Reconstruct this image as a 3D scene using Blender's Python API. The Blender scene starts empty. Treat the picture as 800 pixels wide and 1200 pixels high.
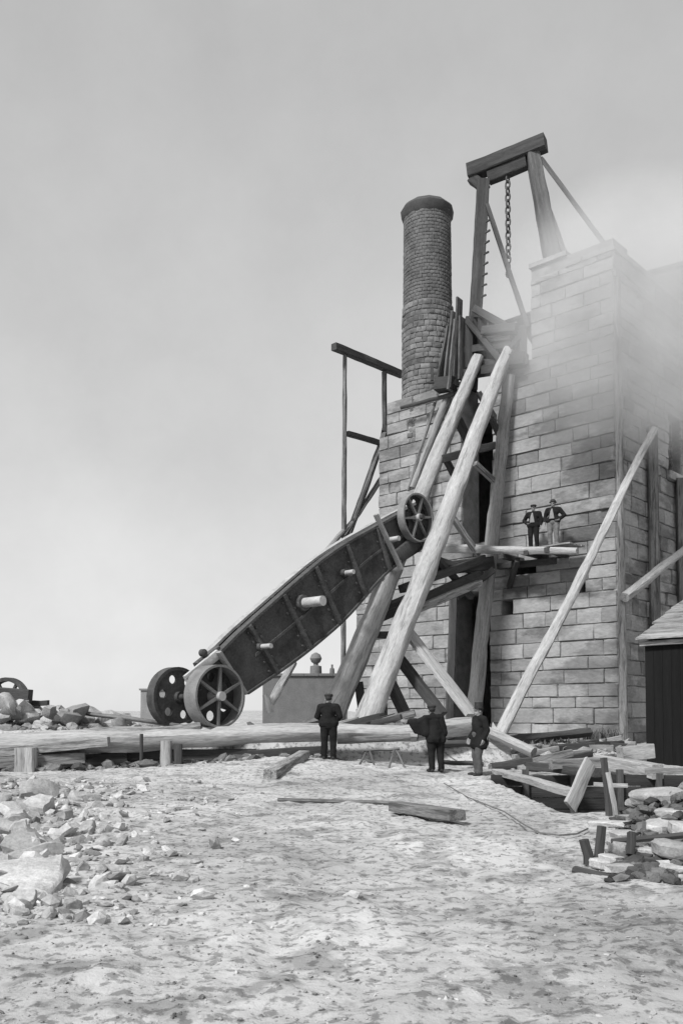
import bpy, bmesh, math, random
import numpy as np
from mathutils import Vector, Matrix, noise as mnoise

R = math.radians
rng = random.Random(7)
scene = bpy.context.scene
C = scene.collection

# ---------------------------------------------------------------- camera
F = 1050.0                       # focal length in pixels of an 800 x 1200 picture
PITCH = R(2.5)
HORIZON = 835.0
PPY = HORIZON - F * math.tan(PITCH)
EYE = Vector((0, 0, 1.55))
cam_d = bpy.data.cameras.new("camera")
cam = bpy.data.objects.new("camera", cam_d)
C.objects.link(cam)
cam.location = EYE
cam.rotation_euler = (math.pi / 2 + PITCH, 0, 0)
cam_d.sensor_fit = 'VERTICAL'
cam_d.sensor_height = 24.0
cam_d.lens = 24.0 * F / 1200.0
cam_d.shift_y = (PPY - 600.0) / 1200.0
cam_d.clip_start = 0.1
cam_d.clip_end = 9000
scene.camera = cam

# ---------------------------------------------------------------- sky, sun, exposure
SUN_AZ = R(216)     # compass bearing of the sun seen from above, clockwise from +Y (behind the camera, to the left)
SUN_EL = R(46)
w = bpy.data.worlds.new("World")
scene.world = w
w.use_nodes = True
nt = w.node_tree
nt.nodes.clear()
sky = nt.nodes.new("ShaderNodeTexSky")
sky.sky_type = 'NISHITA'
sky.sun_disc = False
sky.sun_elevation = SUN_EL
sky.sun_rotation = SUN_AZ
sky.air_density = 1.0
sky.dust_density = 0.3
sky.ozone_density = 1.0
bw = nt.nodes.new("ShaderNodeSeparateColor")      # blue-sensitive plate with a soft response: a pale, even grey sky
comb = nt.nodes.new("ShaderNodeCombineColor")
mx = nt.nodes.new("ShaderNodeMath"); mx.operation = 'MAXIMUM'
mx2 = nt.nodes.new("ShaderNodeMath"); mx2.operation = 'MAXIMUM'
pw_ = nt.nodes.new("ShaderNodeMath"); pw_.operation = 'POWER'; pw_.inputs[1].default_value = .42
bg = nt.nodes.new("ShaderNodeBackground")
bg.inputs["Strength"].default_value = 0.15
wo = nt.nodes.new("ShaderNodeOutputWorld")
nt.links.new(sky.outputs[0], bw.inputs[0])
nt.links.new(bw.outputs[2], mx.inputs[0]); nt.links.new(bw.outputs[1], mx.inputs[1])
nt.links.new(mx.outputs[0], mx2.inputs[0]); nt.links.new(bw.outputs[0], mx2.inputs[1])
nt.links.new(mx2.outputs[0], pw_.inputs[0])
tcw = nt.nodes.new("ShaderNodeTexCoord")
cl = nt.nodes.new("ShaderNodeTexNoise"); cl.inputs["Scale"].default_value = 3.2; cl.inputs["Detail"].default_value = 9; cl.inputs["Roughness"].default_value = .62
clr = nt.nodes.new("ShaderNodeMapRange"); clr.inputs[1].default_value = .3; clr.inputs[2].default_value = .7; clr.inputs[3].default_value = .90; clr.inputs[4].default_value = 1.08
clm = nt.nodes.new("ShaderNodeMath"); clm.operation = 'MULTIPLY'
nt.links.new(tcw.outputs["Generated"], cl.inputs[0]); nt.links.new(cl.outputs["Fac"], clr.inputs[0])
nt.links.new(pw_.outputs[0], clm.inputs[0]); nt.links.new(clr.outputs[0], clm.inputs[1])
for k in range(3):
    nt.links.new(clm.outputs[0], comb.inputs[k])
nt.links.new(comb.outputs[0], bg.inputs[0])
nt.links.new(bg.outputs[0], wo.inputs[0])

sd = bpy.data.lights.new("sun", 'SUN')
sd.energy = 2.0
sd.angle = R(9)
sd.color = (1, 1, 1)
sun = bpy.data.objects.new("sun", sd)
C.objects.link(sun)
sv = Vector((math.sin(SUN_AZ) * math.cos(SUN_EL), math.cos(SUN_AZ) * math.cos(SUN_EL), math.sin(SUN_EL)))
sun.rotation_euler = (-sv).to_track_quat('-Z', 'Y').to_euler()
sun.location = (-30, -30, 60)

scene.view_settings.view_transform = 'Standard'
scene.view_settings.look = 'None'
scene.view_settings.exposure = 1.2
scene.view_settings.gamma = 1.0
scene.view_settings.use_curve_mapping = False
scene.cycles.max_bounces = 8
scene.cycles.volume_bounces = 3

# ---------------------------------------------------------------- survey helpers (measured points of the site)
FW = Vector((0, math.cos(PITCH), math.sin(PITCH)))
UP = Vector((0, -math.sin(PITCH), math.cos(PITCH)))
RT = Vector((1, 0, 0))

def ray(px, py):
    return FW + RT * ((px - 400.0) / F) + UP * ((PPY - py) / F)

def P(px, py, Y):
    d = ray(px, py)
    return EYE + d * (Y / d.y)

def proj(p):
    q = Vector(p) - EYE
    z = q.dot(FW)
    return 400 + F * q.dot(RT) / z, PPY - F * q.dot(UP) / z

C1 = P(725, 870, 33.0)
C1 = Vector((C1.x, C1.y, 0))
U2 = Vector((-0.7325, 0.6808, 0)).normalized()
V2 = Vector((-U2.y * -1, -U2.x, 0)).normalized()          # (0.681, 0.7325)

def W(s, t, z):
    return C1 + U2 * s + V2 * t + Vector((0, 0, z))

def ST(p):
    q = Vector(p) - C1
    return q.dot(U2), q.dot(V2), p[2]

def on_t(px, py, t=0.0):           # the ray meets the plane parallel to the front wall
    d = ray(px, py)
    k = ((C1 + V2 * t) - EYE).dot(V2) / d.dot(V2)
    return EYE + d * k

def on_s(px, py, s=0.0):           # the ray meets the plane parallel to the side wall
    d = ray(px, py)
    k = ((C1 + U2 * s) - EYE).dot(U2) / d.dot(U2)
    return EYE + d * k

def sm(a, b, x):
    t = max(0.0, min(1.0, (x - a) / (b - a)))
    return t * t * (3 - 2 * t)

PIT = (3.7, 7.6, 14.6, 21.5)       # x0 x1 y0 y1 of the dug hollow

def hgt(x, y, fine=True):
    g = 1.0 - 0.62 * sm(-1, 7, x)
    yl = 24.6 + 0.09 * (x + 9)
    h = 1.02 * sm(yl + 0.15, yl + 1.1, y) * g
    h += 0.33 * math.exp(-((x + 1.6) / 3.2) ** 2) * sm(19, 23.6, y) * (1 - sm(24.6, 25.6, y))
    h += 0.5 * sm(45, 120, y)
    h += 0.22 * sm(-3.5, -8, x) * sm(6, 12, y) * (1 - sm(17, 21, y))
    if 2.9 < x < 8.6 and 13.5 < y < 23:
        m = sm(PIT[0] - .35, PIT[0] + .25, x) * (1 - sm(PIT[1] - .3, PIT[1] + .5, x)) * sm(PIT[2] - .5, PIT[2] + .25, y) * (1 - sm(PIT[3] - .3, PIT[3] + .3, y))
        h -= 1.0 * m
    if fine and y < 60 and abs(x) < 45:
        h += 0.07 * mnoise.noise(Vector((x * .55, y * .4, 3.1))) + 0.035 * mnoise.noise(Vector((x * 1.7, y * 1.3, 9.1)))
        if y < 32:
            h += 0.034 * mnoise.noise(Vector((x * 3.2, y * 2.6, 1.7))) + 0.022 * mnoise.noise(Vector((x * 7.5, y * 6, 5.7))) - .05 * max(0, mnoise.noise(Vector((x * 5.1, y * 4.4, 8.8))) - .32)
    elif fine:
        h += 1.2 * mnoise.noise(Vector((x * .006, y * .006, 0))) * sm(60, 300, y)
    return h

# ---------------------------------------------------------------- materials (all greys: a black and white plate)
def mat(name, base, rough=.9, spec=.25, var=.35, scale=3.0, bump=.3, bscale=None, stretch=None, coord='Object',
        spots=None, metal=0.0, fine=.15, spots2=None):
    m = bpy.data.materials.new(name)
    m.use_nodes = True
    n = m.node_tree.nodes
    L = m.node_tree.links
    b = n["Principled BSDF"]
    b.inputs["Roughness"].default_value = rough
    b.inputs["Specular IOR Level"].default_value = spec
    b.inputs["Metallic"].default_value = metal
    if coord == 'gv':
        src = n.new("ShaderNodeAttribute"); src.attribute_name = "gv"; out = src.outputs["Vector"]
    else:
        src = n.new("ShaderNodeNewGeometry"); out = src.outputs["Position"]
    mp = n.new("ShaderNodeMapping")
    if stretch:
        mp.inputs["Scale"].default_value = stretch
    L.new(out, mp.inputs[0])
    def nz(sc, det=6, ro=.6):
        t = n.new("ShaderNodeTexNoise")
        t.inputs["Scale"].default_value = sc
        t.inputs["Detail"].default_value = det
        t.inputs["Roughness"].default_value = ro
        L.new(mp.outputs[0], t.inputs[0])
        return t.outputs["Fac"]
    def rngmap(v, a0, a1, b0, b1):
        r = n.new("ShaderNodeMapRange")
        r.inputs[1].default_value = a0; r.inputs[2].default_value = a1
        r.inputs[3].default_value = b0; r.inputs[4].default_value = b1
        L.new(v, r.inputs[0])
        return r.outputs[0]
    def mul(a, c):
        t = n.new("ShaderNodeMath"); t.operation = 'MULTIPLY'
        L.new(a, t.inputs[0])
        if isinstance(c, float): t.inputs[1].default_value = c
        else: L.new(c, t.inputs[1])
        return t.outputs[0]
    big = rngmap(nz(scale), .3, .7, 1 - var, 1 + var)
    fin = rngmap(nz(scale * 9, 4), .3, .7, 1 - fine, 1 + fine)
    v = mul(big, fin)
    at = n.new("ShaderNodeAttribute"); at.attribute_name = "tone"
    v = mul(v, at.outputs["Fac"])
    for sp in (spots, spots2):
        if not sp: continue
        sc, thr, dark = sp
        v = mul(v, rngmap(nz(sc, 5, .65), thr, thr + .08, dark, 1.0))
    v = mul(v, base)
    cc = n.new("ShaderNodeCombineColor")
    for k in range(3): L.new(v, cc.inputs[k])
    L.new(cc.outputs[0], b.inputs["Base Color"])
    bp = n.new("ShaderNodeBump")
    bp.inputs["Strength"].default_value = bump
    bp.inputs["Distance"].default_value = .03
    L.new(nz(bscale or scale * 6, 8, .65), bp.inputs["Height"])
    L.new(bp.outputs[0], b.inputs["Normal"])
    return m

M = {}
M['stone'] = mat('dressed_granite', .275, var=.20, scale=.8, bump=.7, bscale=7, fine=.16, spots=(.5, .43, .6), stretch=(.7, .7, 1.6))
M['core'] = mat('mortar_and_backing', .25, var=.3, scale=2, bump=.5)
M['rubble'] = mat('broken_rock', .42, var=.3, scale=3, bump=.9, bscale=12, fine=.2)
M['brick'] = mat('chimney_brick', .115, var=.3, scale=1.2, bump=.4, bscale=12)
M['slate'] = mat('dark_stone', .07, var=.2, scale=3, bump=.4)
M['log'] = mat('peeled_log', .33, var=.22, scale=1.0, bump=.7, bscale=5, stretch=(.6, 6, 6), coord='gv', fine=.25, spots=(1.6, .38, .65))
M['wood'] = mat('weathered_timber', .23, var=.35, scale=1.0, bump=.7, bscale=5, stretch=(.6, 7, 7), coord='gv', fine=.35, spots=(1.6, .42, .5))
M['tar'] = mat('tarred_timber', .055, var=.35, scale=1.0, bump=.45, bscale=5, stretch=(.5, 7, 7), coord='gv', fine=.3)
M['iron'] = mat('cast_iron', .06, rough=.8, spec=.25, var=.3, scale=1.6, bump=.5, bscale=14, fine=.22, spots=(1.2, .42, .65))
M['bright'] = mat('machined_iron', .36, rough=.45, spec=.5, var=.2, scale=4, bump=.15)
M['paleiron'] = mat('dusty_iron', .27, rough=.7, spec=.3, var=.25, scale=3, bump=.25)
M['earth'] = mat('trampled_earth', .435, rough=1, spec=.1, var=.24, scale=.28, bump=.8, bscale=9, fine=.12, spots=(1.5, .40, .62), spots2=(9.5, .405, .52))
M['coat'] = mat('dark_wool', .016, rough=1, spec=.1, var=.3, scale=5, bump=.3, fine=.2)
M['trouser'] = mat('grey_cloth', .08, rough=1, spec=.1, var=.25, scale=7, bump=.3)
M['paletrouser'] = mat('pale_cloth', .15, rough=1, spec=.1, var=.3, scale=7, bump=.3)
M['shirt'] = mat('linen', .24, rough=1, spec=.1, var=.1, scale=8, bump=.2)
M['skin'] = mat('skin', .24, rough=.6, spec=.3, var=.1, scale=12, bump=.05)
M['hair'] = mat('hair', .03, rough=.7, var=.3, scale=25, bump=.4)
M['rope'] = mat('rope', .14, var=.2, scale=6, bump=.4)
M['weed'] = mat('dry_weed', .10, var=.4, scale=4, bump=.2)
M['hut'] = mat('hut_boards', .22, var=.15, scale=2, bump=.2)

# ---------------------------------------------------------------- object helpers
WL = {}

def put(name, V, Fs, m, parent=None, smooth=True, tone=1.0, gv=None, origin=None):
    V = np.asarray(V, dtype=float)
    if origin is None:
        c = (V.min(0) + V.max(0)) / 2
        if parent is None:
            c[2] = V[:, 2].min()
    else:
        c = np.array(origin, dtype=float)
    me = bpy.data.meshes.new(name)
    me.from_pydata((V - c).tolist(), [], Fs)
    me.materials.append(M[m] if isinstance(m, str) else m)
    if smooth is True:
        me.shade_smooth()
        try: me.set_sharp_from_angle(angle=R(38))
        except Exception: pass
    a = me.attributes.new("tone", 'FLOAT', 'POINT')
    if np.isscalar(tone): tone = np.full(len(V), tone)
    a.data.foreach_set("value", np.asarray(tone, dtype=np.float32))
    if gv is not None:
        g = me.attributes.new("gv", 'FLOAT_VECTOR', 'POINT')
        g.data.foreach_set("vector", np.asarray(gv, dtype=np.float32).ravel())
    me.update()
    o = bpy.data.objects.new(name, me)
    C.objects.link(o)
    if parent is not None:
        o.parent = parent
        o.location = Vector(c) - WL[parent.name]
    else:
        o.location = c
    WL[o.name] = Vector(c)
    return o

def tag(o, label, cat, group=None, kind=None):
    if label: o["label"] = label
    if cat: o["category"] = cat
    if group: o["group"] = group
    if kind: o["kind"] = kind
    return o

def thing(name, loc, label, cat, group=None):
    o = bpy.data.objects.new(name, None)
    o.empty_display_size = .3
    C.objects.link(o)
    o.location = loc
    WL[o.name] = Vector(loc)
    return tag(o, label, cat, group)

class MB:
    def __init__(s):
        s.V = []; s.F = []; s.T = []; s.G = []
    def add(s, V, Fs, tone=1.0, gv=None):
        k = len(s.V)
        s.V += [tuple(v) for v in V]
        s.F += [tuple(i + k for i in f) for f in Fs]
        s.T += [tone] * len(V)
        s.G += [tuple(g) for g in (gv if gv is not None else V)]
        return s
    def put(s, name, m, parent=None, **kw):
        return put(name, s.V, s.F, m, parent, tone=s.T, gv=s.G, **kw)

def frame(d, up=None):
    d = d.normalized()
    up = Vector(up) if up is not None else (Vector((0, 0, 1)) if abs(d.z) < .9 else Vector((0, 1, 0)))
    a = up.cross(d).normalized()
    b = d.cross(a).normalized()
    return d, a, b

def timber(p0, p1, w0, h0=None, w1=None, h1=None, kind='log', up=None, n=None, wob=.012, rs=None, bend=0.0):
    """A tapered round log or a chamfered squared timber as (V, F, gv)."""
    r = rs or rng
    p0 = Vector(p0); p1 = Vector(p1)
    h0 = h0 or w0; w1 = w1 or w0; h1 = h1 or (h0 if w1 == w0 else w1)
    Ln = (p1 - p0).length
    d, a, b = frame(p1 - p0, up)
    n = n or max(3, min(34, int(Ln / .4)))
    if kind == 'log':
        k = 16 if w0 > .3 else 10
        tw = r.uniform(0, 1.5); sq = r.uniform(.03, .10)
        sec = [(math.cos(2 * math.pi * i / k) * .5 * (1 + sq * math.cos(8 * math.pi * i / k + tw)), math.sin(2 * math.pi * i / k) * .5 * (1 + sq * math.cos(8 * math.pi * i / k + tw))) for i in range(k)]
    else:
        c = .44
        sec = [(.5, -c), (.5, c), (c, .5), (-c, .5), (-.5, c), (-.5, -c), (-c, -.5), (c, -.5)]
        k = 8
    off = Vector((r.uniform(0, 50), r.uniform(0, 50), r.uniform(0, 50)))
    ph = r.uniform(0, 6)
    V = []; G = []
    for j in range(n + 1):
        f = j / n
        c = p0 + d * (Ln * f)
        c += a * (bend * math.sin(math.pi * f)) + (a * mnoise.noise(Vector((f * 3 + ph, 1, 0))) + b * mnoise.noise(Vector((f * 3 + ph, 7, 0)))) * wob * 1.6
        ww = w0 + (w1 - w0) * f; hh = h0 + (h1 - h0) * f
        for i, (x, y) in enumerate(sec):
            e = 1 + (mnoise.noise(Vector((x * 3 + off.x, y * 3, f * Ln * 1.4))) * (.20 if kind == 'log' else .07) + mnoise.noise(Vector((x * 7 + off.y, y * 7, f * Ln * 4))) * (.10 if kind == 'log' else .03))
            V.append(c + a * (x * ww * e) + b * (y * hh * e))
            G.append((Ln * f + off.x, x * ww + off.y, y * hh + off.z))
    Fs = []
    for j in range(n):
        for i in range(k):
            i2 = (i + 1) % k
            Fs.append((j * k + i, j * k + i2, (j + 1) * k + i2, (j + 1) * k + i))
    Fs.append(tuple(range(k - 1, -1, -1)))
    Fs.append(tuple(n * k + i for i in range(k)))
    return V, Fs, G

def stick(name, p0, p1, w0, m='log', parent=None, tone=None, label=None, cat='timber', group=None, **kw):
    V, Fs, G = timber(p0, p1, w0, **kw)
    o = put(name, V, Fs, m, parent, tone=tone if tone is not None else rng.uniform(.85, 1.12), gv=G)
    if label: tag(o, label, cat, group)
    return o

def box(lo, hi):
    x0, y0, z0 = lo; x1, y1, z1 = hi
    V = [(x0, y0, z0), (x1, y0, z0), (x1, y1, z0), (x0, y1, z0), (x0, y0, z1), (x1, y0, z1), (x1, y1, z1), (x0, y1, z1)]
    return V, [(0, 3, 2, 1), (4, 5, 6, 7), (0, 1, 5, 4), (1, 2, 6, 5), (2, 3, 7, 6), (3, 0, 4, 7)]

def cyl(p0, p1, r0, r1=None, k=16):
    p0 = Vector(p0); p1 = Vector(p1); r1 = r0 if r1 is None else r1
    d, a, b = frame(p1 - p0)
    V = []
    for p, r in ((p0, r0), (p1, r1)):
        V += [p + (a * math.cos(2 * math.pi * i / k) + b * math.sin(2 * math.pi * i / k)) * r for i in range(k)]
    Fs = [(i, (i + 1) % k, k + (i + 1) % k, k + i) for i in range(k)]
    Fs += [tuple(range(k - 1, -1, -1)), tuple(range(k, 2 * k))]
    return V, Fs

def lathe(c, prof, k=32, axis=(0, 0, 1), wob=0.0):
    d, a, b = frame(Vector(axis))
    c = Vector(c); V = []; Fs = []
    for z, r in prof:
        for i in range(k):
            t = 2 * math.pi * i / k
            rr = r * (1 + wob * mnoise.noise(Vector((math.cos(t) * 2, math.sin(t) * 2, z))))
            V.append(c + d * z + (a * math.cos(t) + b * math.sin(t)) * rr)
    n = len(prof)
    for j in range(n - 1):
        for i in range(k):
            i2 = (i + 1) % k
            Fs.append((j * k + i, j * k + i2, (j + 1) * k + i2, (j + 1) * k + i))
    Fs.append(tuple(range(k - 1, -1, -1)))
    Fs.append(tuple((n - 1) * k + i for i in range(k)))
    return V, Fs

# rock prototypes: cut and roughened icospheres
def make_rock(seed, cuts=9, sub=2):
    r = random.Random(seed)
    bm = bmesh.new()
    bmesh.ops.create_icosphere(bm, subdivisions=sub, radius=1)
    for _ in range(cuts):
        d = Vector((r.gauss(0, 1), r.gauss(0, 1), r.gauss(0, 1))).normalized()
        k = r.uniform(.45, .8)
        for v in bm.verts:
            e = v.co.dot(d)
            if e > k: v.co -= d * (e - k) * .97
    for v in bm.verts:
        v.co *= 1 + .10 * mnoise.noise(v.co * 2.3 + Vector((seed, 0, 0))) + .05 * mnoise.noise(v.co * 6 + Vector((0, seed, 0)))
    V = np.array([v.co[:] for v in bm.verts])
    Fs = [tuple(v.index for v in f.verts) for f in bm.faces]
    bm.free()
    c = (V.max(0) + V.min(0)) / 2
    V = (V - c) / ((V.max(0) - V.min(0)) / 2)
    return V, Fs
ROCKS = [make_rock(i) for i in range(10)]
LOWROCK = [make_rock(40 + i, 7, 1) for i in range(8)]

def make_slab(seed):
    r = random.Random(seed)
    k = r.randrange(6, 9)
    ang = sorted(r.uniform(0, 6.283) for _ in range(k))
    bm = bmesh.new()
    rings = []
    base = [(math.cos(2 * math.pi * i / k + r.gauss(0, .2)), math.sin(2 * math.pi * i / k + r.gauss(0, .2))) for i in range(k)]
    rad = [r.uniform(.75, 1.1) for _ in range(k)]
    for z, sc in ((-1, .84), (-.7, .98), (.65, 1.0), (1, .88)):
        rings.append([bm.verts.new((x * rad[i] * sc * r.uniform(.95, 1.05), y * rad[i] * sc * r.uniform(.95, 1.05), z + r.gauss(0, .1))) for i, (x, y) in enumerate(base)])
    for a, b_ in zip(rings, rings[1:]):
        for i in range(k): bm.faces.new((a[i], a[(i + 1) % k], b_[(i + 1) % k], b_[i]))
    bm.faces.new(rings[0][::-1]); bm.faces.new(rings[-1])
    bmesh.ops.triangulate(bm, faces=bm.faces[:])
    bmesh.ops.subdivide_edges(bm, edges=bm.edges[:], cuts=1)
    for v in bm.verts: v.co += Vector((mnoise.noise(v.co * 2 + Vector((seed, 0, 0))), mnoise.noise(v.co * 2 + Vector((0, seed, 0))), mnoise.noise(v.co * 2 + Vector((0, 0, seed))))) * .13
    bm.verts.index_update()
    V = np.array([v.co[:] for v in bm.verts]); Fs = [tuple(v.index for v in f.verts) for f in bm.faces]
    bm.free()
    c = (V.max(0) + V.min(0)) / 2
    return (V - c) / ((V.max(0) - V.min(0)) / 2), Fs
SLABS = [make_slab(70 + i) for i in range(9)]

def rotm(r, flat=.25):
    return np.array(Matrix.Rotation(r.uniform(0, 6.3), 3, 'Z') @ Matrix.Rotation(r.gauss(0, flat), 3, 'X') @ Matrix.Rotation(r.gauss(0, flat), 3, 'Y'))

def rock_at(name, p, size, r, label, cat='rock', group=None, flat=.25, m='rubble', tone=None, sink=.15, lib=None):
    lib = lib or ROCKS
    V, Fs = lib[r.randrange(len(lib))]
    V = (V * np.array(size) / 2) @ rotm(r, flat).T
    V = V + np.array(p) + np.array([0, 0, -V[:, 2].min() * (1 - sink)])
    return tag(put(name, V, Fs, m, None, tone=tone or r.uniform(.75, 1.2)), label, cat, group)

# ================================================================ GROUND
def build_ground():
    xs = np.concatenate([-np.geomspace(2500, 21, 26), np.linspace(-20, -12, 34)[:-1], np.linspace(-12, 14, 400), np.linspace(14, 22, 30)[1:], np.geomspace(23, 2500, 26)])
    ys = np.concatenate([np.linspace(-30, 2.6, 14)[:-1], np.geomspace(2.6, 34, 430)[:-1], np.linspace(34, 60, 50)[:-1], np.geomspace(60, 5000, 34)])
    V = []
    for y in ys:
        for x in xs:
            V.append((x, y, hgt(x, y)))
    nx = len(xs)
    Fs = [(j * nx + i, j * nx + i + 1, (j + 1) * nx + i + 1, (j + 1) * nx + i) for j in range(len(ys) - 1) for i in range(nx - 1)]
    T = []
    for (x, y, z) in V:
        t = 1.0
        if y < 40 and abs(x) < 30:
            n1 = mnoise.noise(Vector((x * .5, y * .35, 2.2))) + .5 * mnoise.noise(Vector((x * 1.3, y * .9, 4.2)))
            t -= .36 * sm(-.4, 1.3, n1 + .9 * sm(.5, 3.5, x + (6.5 - y) * .5) * (1 - sm(6, 12, y)))          # uneven dirt tone, with lens vignette painted dark at the near right
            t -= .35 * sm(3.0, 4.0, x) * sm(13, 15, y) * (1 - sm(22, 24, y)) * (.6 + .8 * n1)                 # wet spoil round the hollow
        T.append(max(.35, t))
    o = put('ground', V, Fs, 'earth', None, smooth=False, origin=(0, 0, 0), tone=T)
    o.data.shade_smooth()
    tag(o, 'pale trampled earth in front of the engine house', None, kind='structure')
    del o["label"]
    o["label"] = 'pale trampled earth spread before the stone engine house'

build_ground()

def scatter(name, n, area, smin, smax, m, label, seed, tone=(.6, 1.15), flat=.5, ok=None):
    """Loose clods and chips too many to count, joined."""
    r = random.Random(seed)
    Vs = []; Fs = []; Ts = []
    k = 0
    for _ in range(n):
        x, y = area(r)
        if ok and not ok(x, y): continue
        V, f = LOWROCK[r.randrange(len(LOWROCK))]
        s = smin * (smax / smin) ** (r.random() ** 2.2)
        sz = np.array([s * r.uniform(.7, 1.5), s * r.uniform(.7, 1.3), s * r.uniform(.35, .8)]) / 2
        q = (V * sz) @ rotm(r, .3).T
        q = q + np.array([x, y, hgt(x, y) + q[:, 2].max() * .45])
        Vs.append(q); Fs += [tuple(i + k for i in g) for g in f]
        Ts += [r.uniform(*tone)] * len(q)
        k += len(q)
    o = put(name, np.concatenate(Vs), Fs, m, None, smooth=False, tone=Ts, origin=(0, 0, 0))
    return tag(o, label, None, kind='stuff')

def near_area(r):
    y = 3.2 * (24 / 3.2) ** (r.random() ** .9)
    return r.uniform(-.5, .5) * y * .95, y
scatter('gravel', 12000, near_area, .006, .034, 'earth', 'small stone chips and clods strewn over the trampled earth', 3, tone=(.45, 1.05))

# ================================================================ ENGINE HOUSE
S1, S2 = 11.55, 12.95               # left ends of the upper and the lower front wall
ZB = -0.4
Z_STEP = on_t(448, 640)[2]
Z_SH = on_t(450, 512)[2]            # shoulder beside the chimney
Z_BOB = on_t(600, 432)[2]           # top of the bob wall
S_PIER = ST(on_t(622, 380))[0]
Z_P1 = on_t(640, 308)[2]
Z_P2 = on_s(700, 279)[2]
S_P2 = ST(on_t(664, 300))[0]
T_DIP = ST(on_s(761, 316))[1]
S_CH = None

house = thing('engine_house', W(5, 0, 0.3), 'tall stone engine house of coursed granite blocks with round chimney', 'building')

def cells(rects, voids):
    xs = sorted({v for r in rects + voids for v in (r[0], r[1])})
    zs = sorted({v for r in rects + voids for v in (r[2], r[3])})
    out = []
    for i in range(len(xs) - 1):
        for j in range(len(zs) - 1):
            x = (xs[i] + xs[i + 1]) / 2; z = (zs[j] + zs[j + 1]) / 2
            if any(r[0] < x < r[1] and r[2] < z < r[3] for r in rects) and not any(r[0] < x < r[1] and r[2] < z < r[3] for r in voids):
                out.append((xs[i], xs[i + 1], zs[j], zs[j + 1]))
    return out

def sz(px, py, t=0.0):
    s, tt, z = ST(on_t(px, py, t)); return s, z
def tz(px, py):
    s, tt, z = ST(on_s(px, py)); return tt, z

front = [(0, S2, ZB, Z_STEP), (0, S1, Z_STEP, Z_SH), (0, S1 - .5, Z_SH, Z_BOB), (0, S_PIER, Z_BOB, Z_P1), (0, S_P2, Z_P1, Z_P2)]
def vrect(pxs, pys):
    a = sz(pxs[1], pys[1]); b = sz(pxs[0], pys[0])
    return (a[0], b[0], a[1], b[1])
fvoid = []
s_a = sz(574, 740)[0]; s_b = sz(533, 740)[0]
fvoid.append((s_a, s_b, ZB, sz(553, 694)[1]))                # plug doorway
s_a2 = sz(577, 560)[0]; s_b2 = sz(541, 560)[0]
fvoid.append((s_a2, s_b2, sz(560, 636)[1], sz(560, 440)[1]))  # opening above
fvoid.append(vrect((587, 601), (704, 720)))                  # putlog holes
fvoid.append(vrect((677, 685), (681, 698)))
fvoid.append(vrect((592, 628), (662, 671)))
side = [(0, 16, ZB, Z_P2)]
wa = tz(783, 552); wb = tz(796, 552)
win = (wa[0], wa[0] + 1.25, wa[1], tz(786, 487)[1])
svoid = [win]

core = MB()
for (a, b, z0, z1) in cells(front, fvoid):
    V, Fs = box((a, .045, z0), (b, 1.25, z1))
    core.add([W(x, y, z) for x, y, z in V], [f[::-1] for f in Fs], .9)
for (a, b, z0, z1) in cells([(1.25, 16, ZB, Z_P2)], [win]):
    V, Fs = box((.045, a, z0), (1.15, b, z1))
    core.add([W(x, y, z) for x, y, z in V], [f[::-1] for f in Fs], .9)
# far walls, inner floor and the wall behind the chimney
for lo, hi in (((1.15, 14.8, ZB), (S1, 16, Z_BOB)), ((S1 - 2.2, 1.25, ZB), (S1 - 1.0, 14.8, Z_BOB)), ((1.15, 1.25, Z_BOB - .9), (S1 - 2.2, 14.8, Z_BOB - .5))):
    V, Fs = box(lo, hi)
    core.add([W(x, y, z) for x, y, z in V], [f[::-1] for f in Fs], .9)
core.put('wall_core', 'core', house, smooth=False)

def block(mapf, a, b, z0, z1, r, depth=.14):
    """One dressed stone: bevelled edges, an uneven, slightly pillowed face. mapf(x, out, z) -> world."""
    g = .012
    a += g * r.uniform(.3, .9); b -= g * r.uniform(.3, .9); z0 += g * r.uniform(.6, 1.5); z1 -= g * r.uniform(.6, 1.5)
    pr = r.uniform(-.015, .05) + (.04 if r.random() < .12 else 0)
    nx = 4; bev = .022
    xs = [a, a + bev] + [a + (b - a) * f for f in (.33, .66)] + [b - bev, b]
    zz = [z0, z0 + bev, (z0 + z1) / 2, z1 - bev, z1]
    V = []; nxx = len(xs)
    for j, z in enumerate(zz):
        for i, x in enumerate(xs):
            edge = i in (0, nxx - 1) or j in (0, len(zz) - 1)
            o = pr + (-.024 if edge else r.uniform(-.008, .034))
            jx = r.uniform(-.014, .014); jz = r.uniform(-.014, .014)
            V.append(mapf(x + jx, o, z + jz))
    Fs = [(j * nxx + i, j * nxx + i + 1, (j + 1) * nxx + i + 1, (j + 1) * nxx + i) for j in range(len(zz) - 1) for i in range(nxx - 1)]
    # skirt back into the wall
    k = len(V)
    ring = [i for i in range(nxx)] + [j * nxx + nxx - 1 for j in range(1, len(zz))] + [(len(zz) - 1) * nxx + i for i in range(nxx - 2, -1, -1)] + [j * nxx for j in range(len(zz) - 2, 0, -1)]
    cor = [(a, z0), (b, z0), (b, z1), (a, z1)]
    pts = []
    for q in ring:
        j, i = divmod(q, nxx)
        pts.append(mapf(xs[i], -depth, zz[j]))
    V += pts
    m = len(ring)
    Fs += [(ring[(i + 1) % m], ring[i], k + i, k + (i + 1) % m) for i in range(m)]
    return V, Fs

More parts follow.
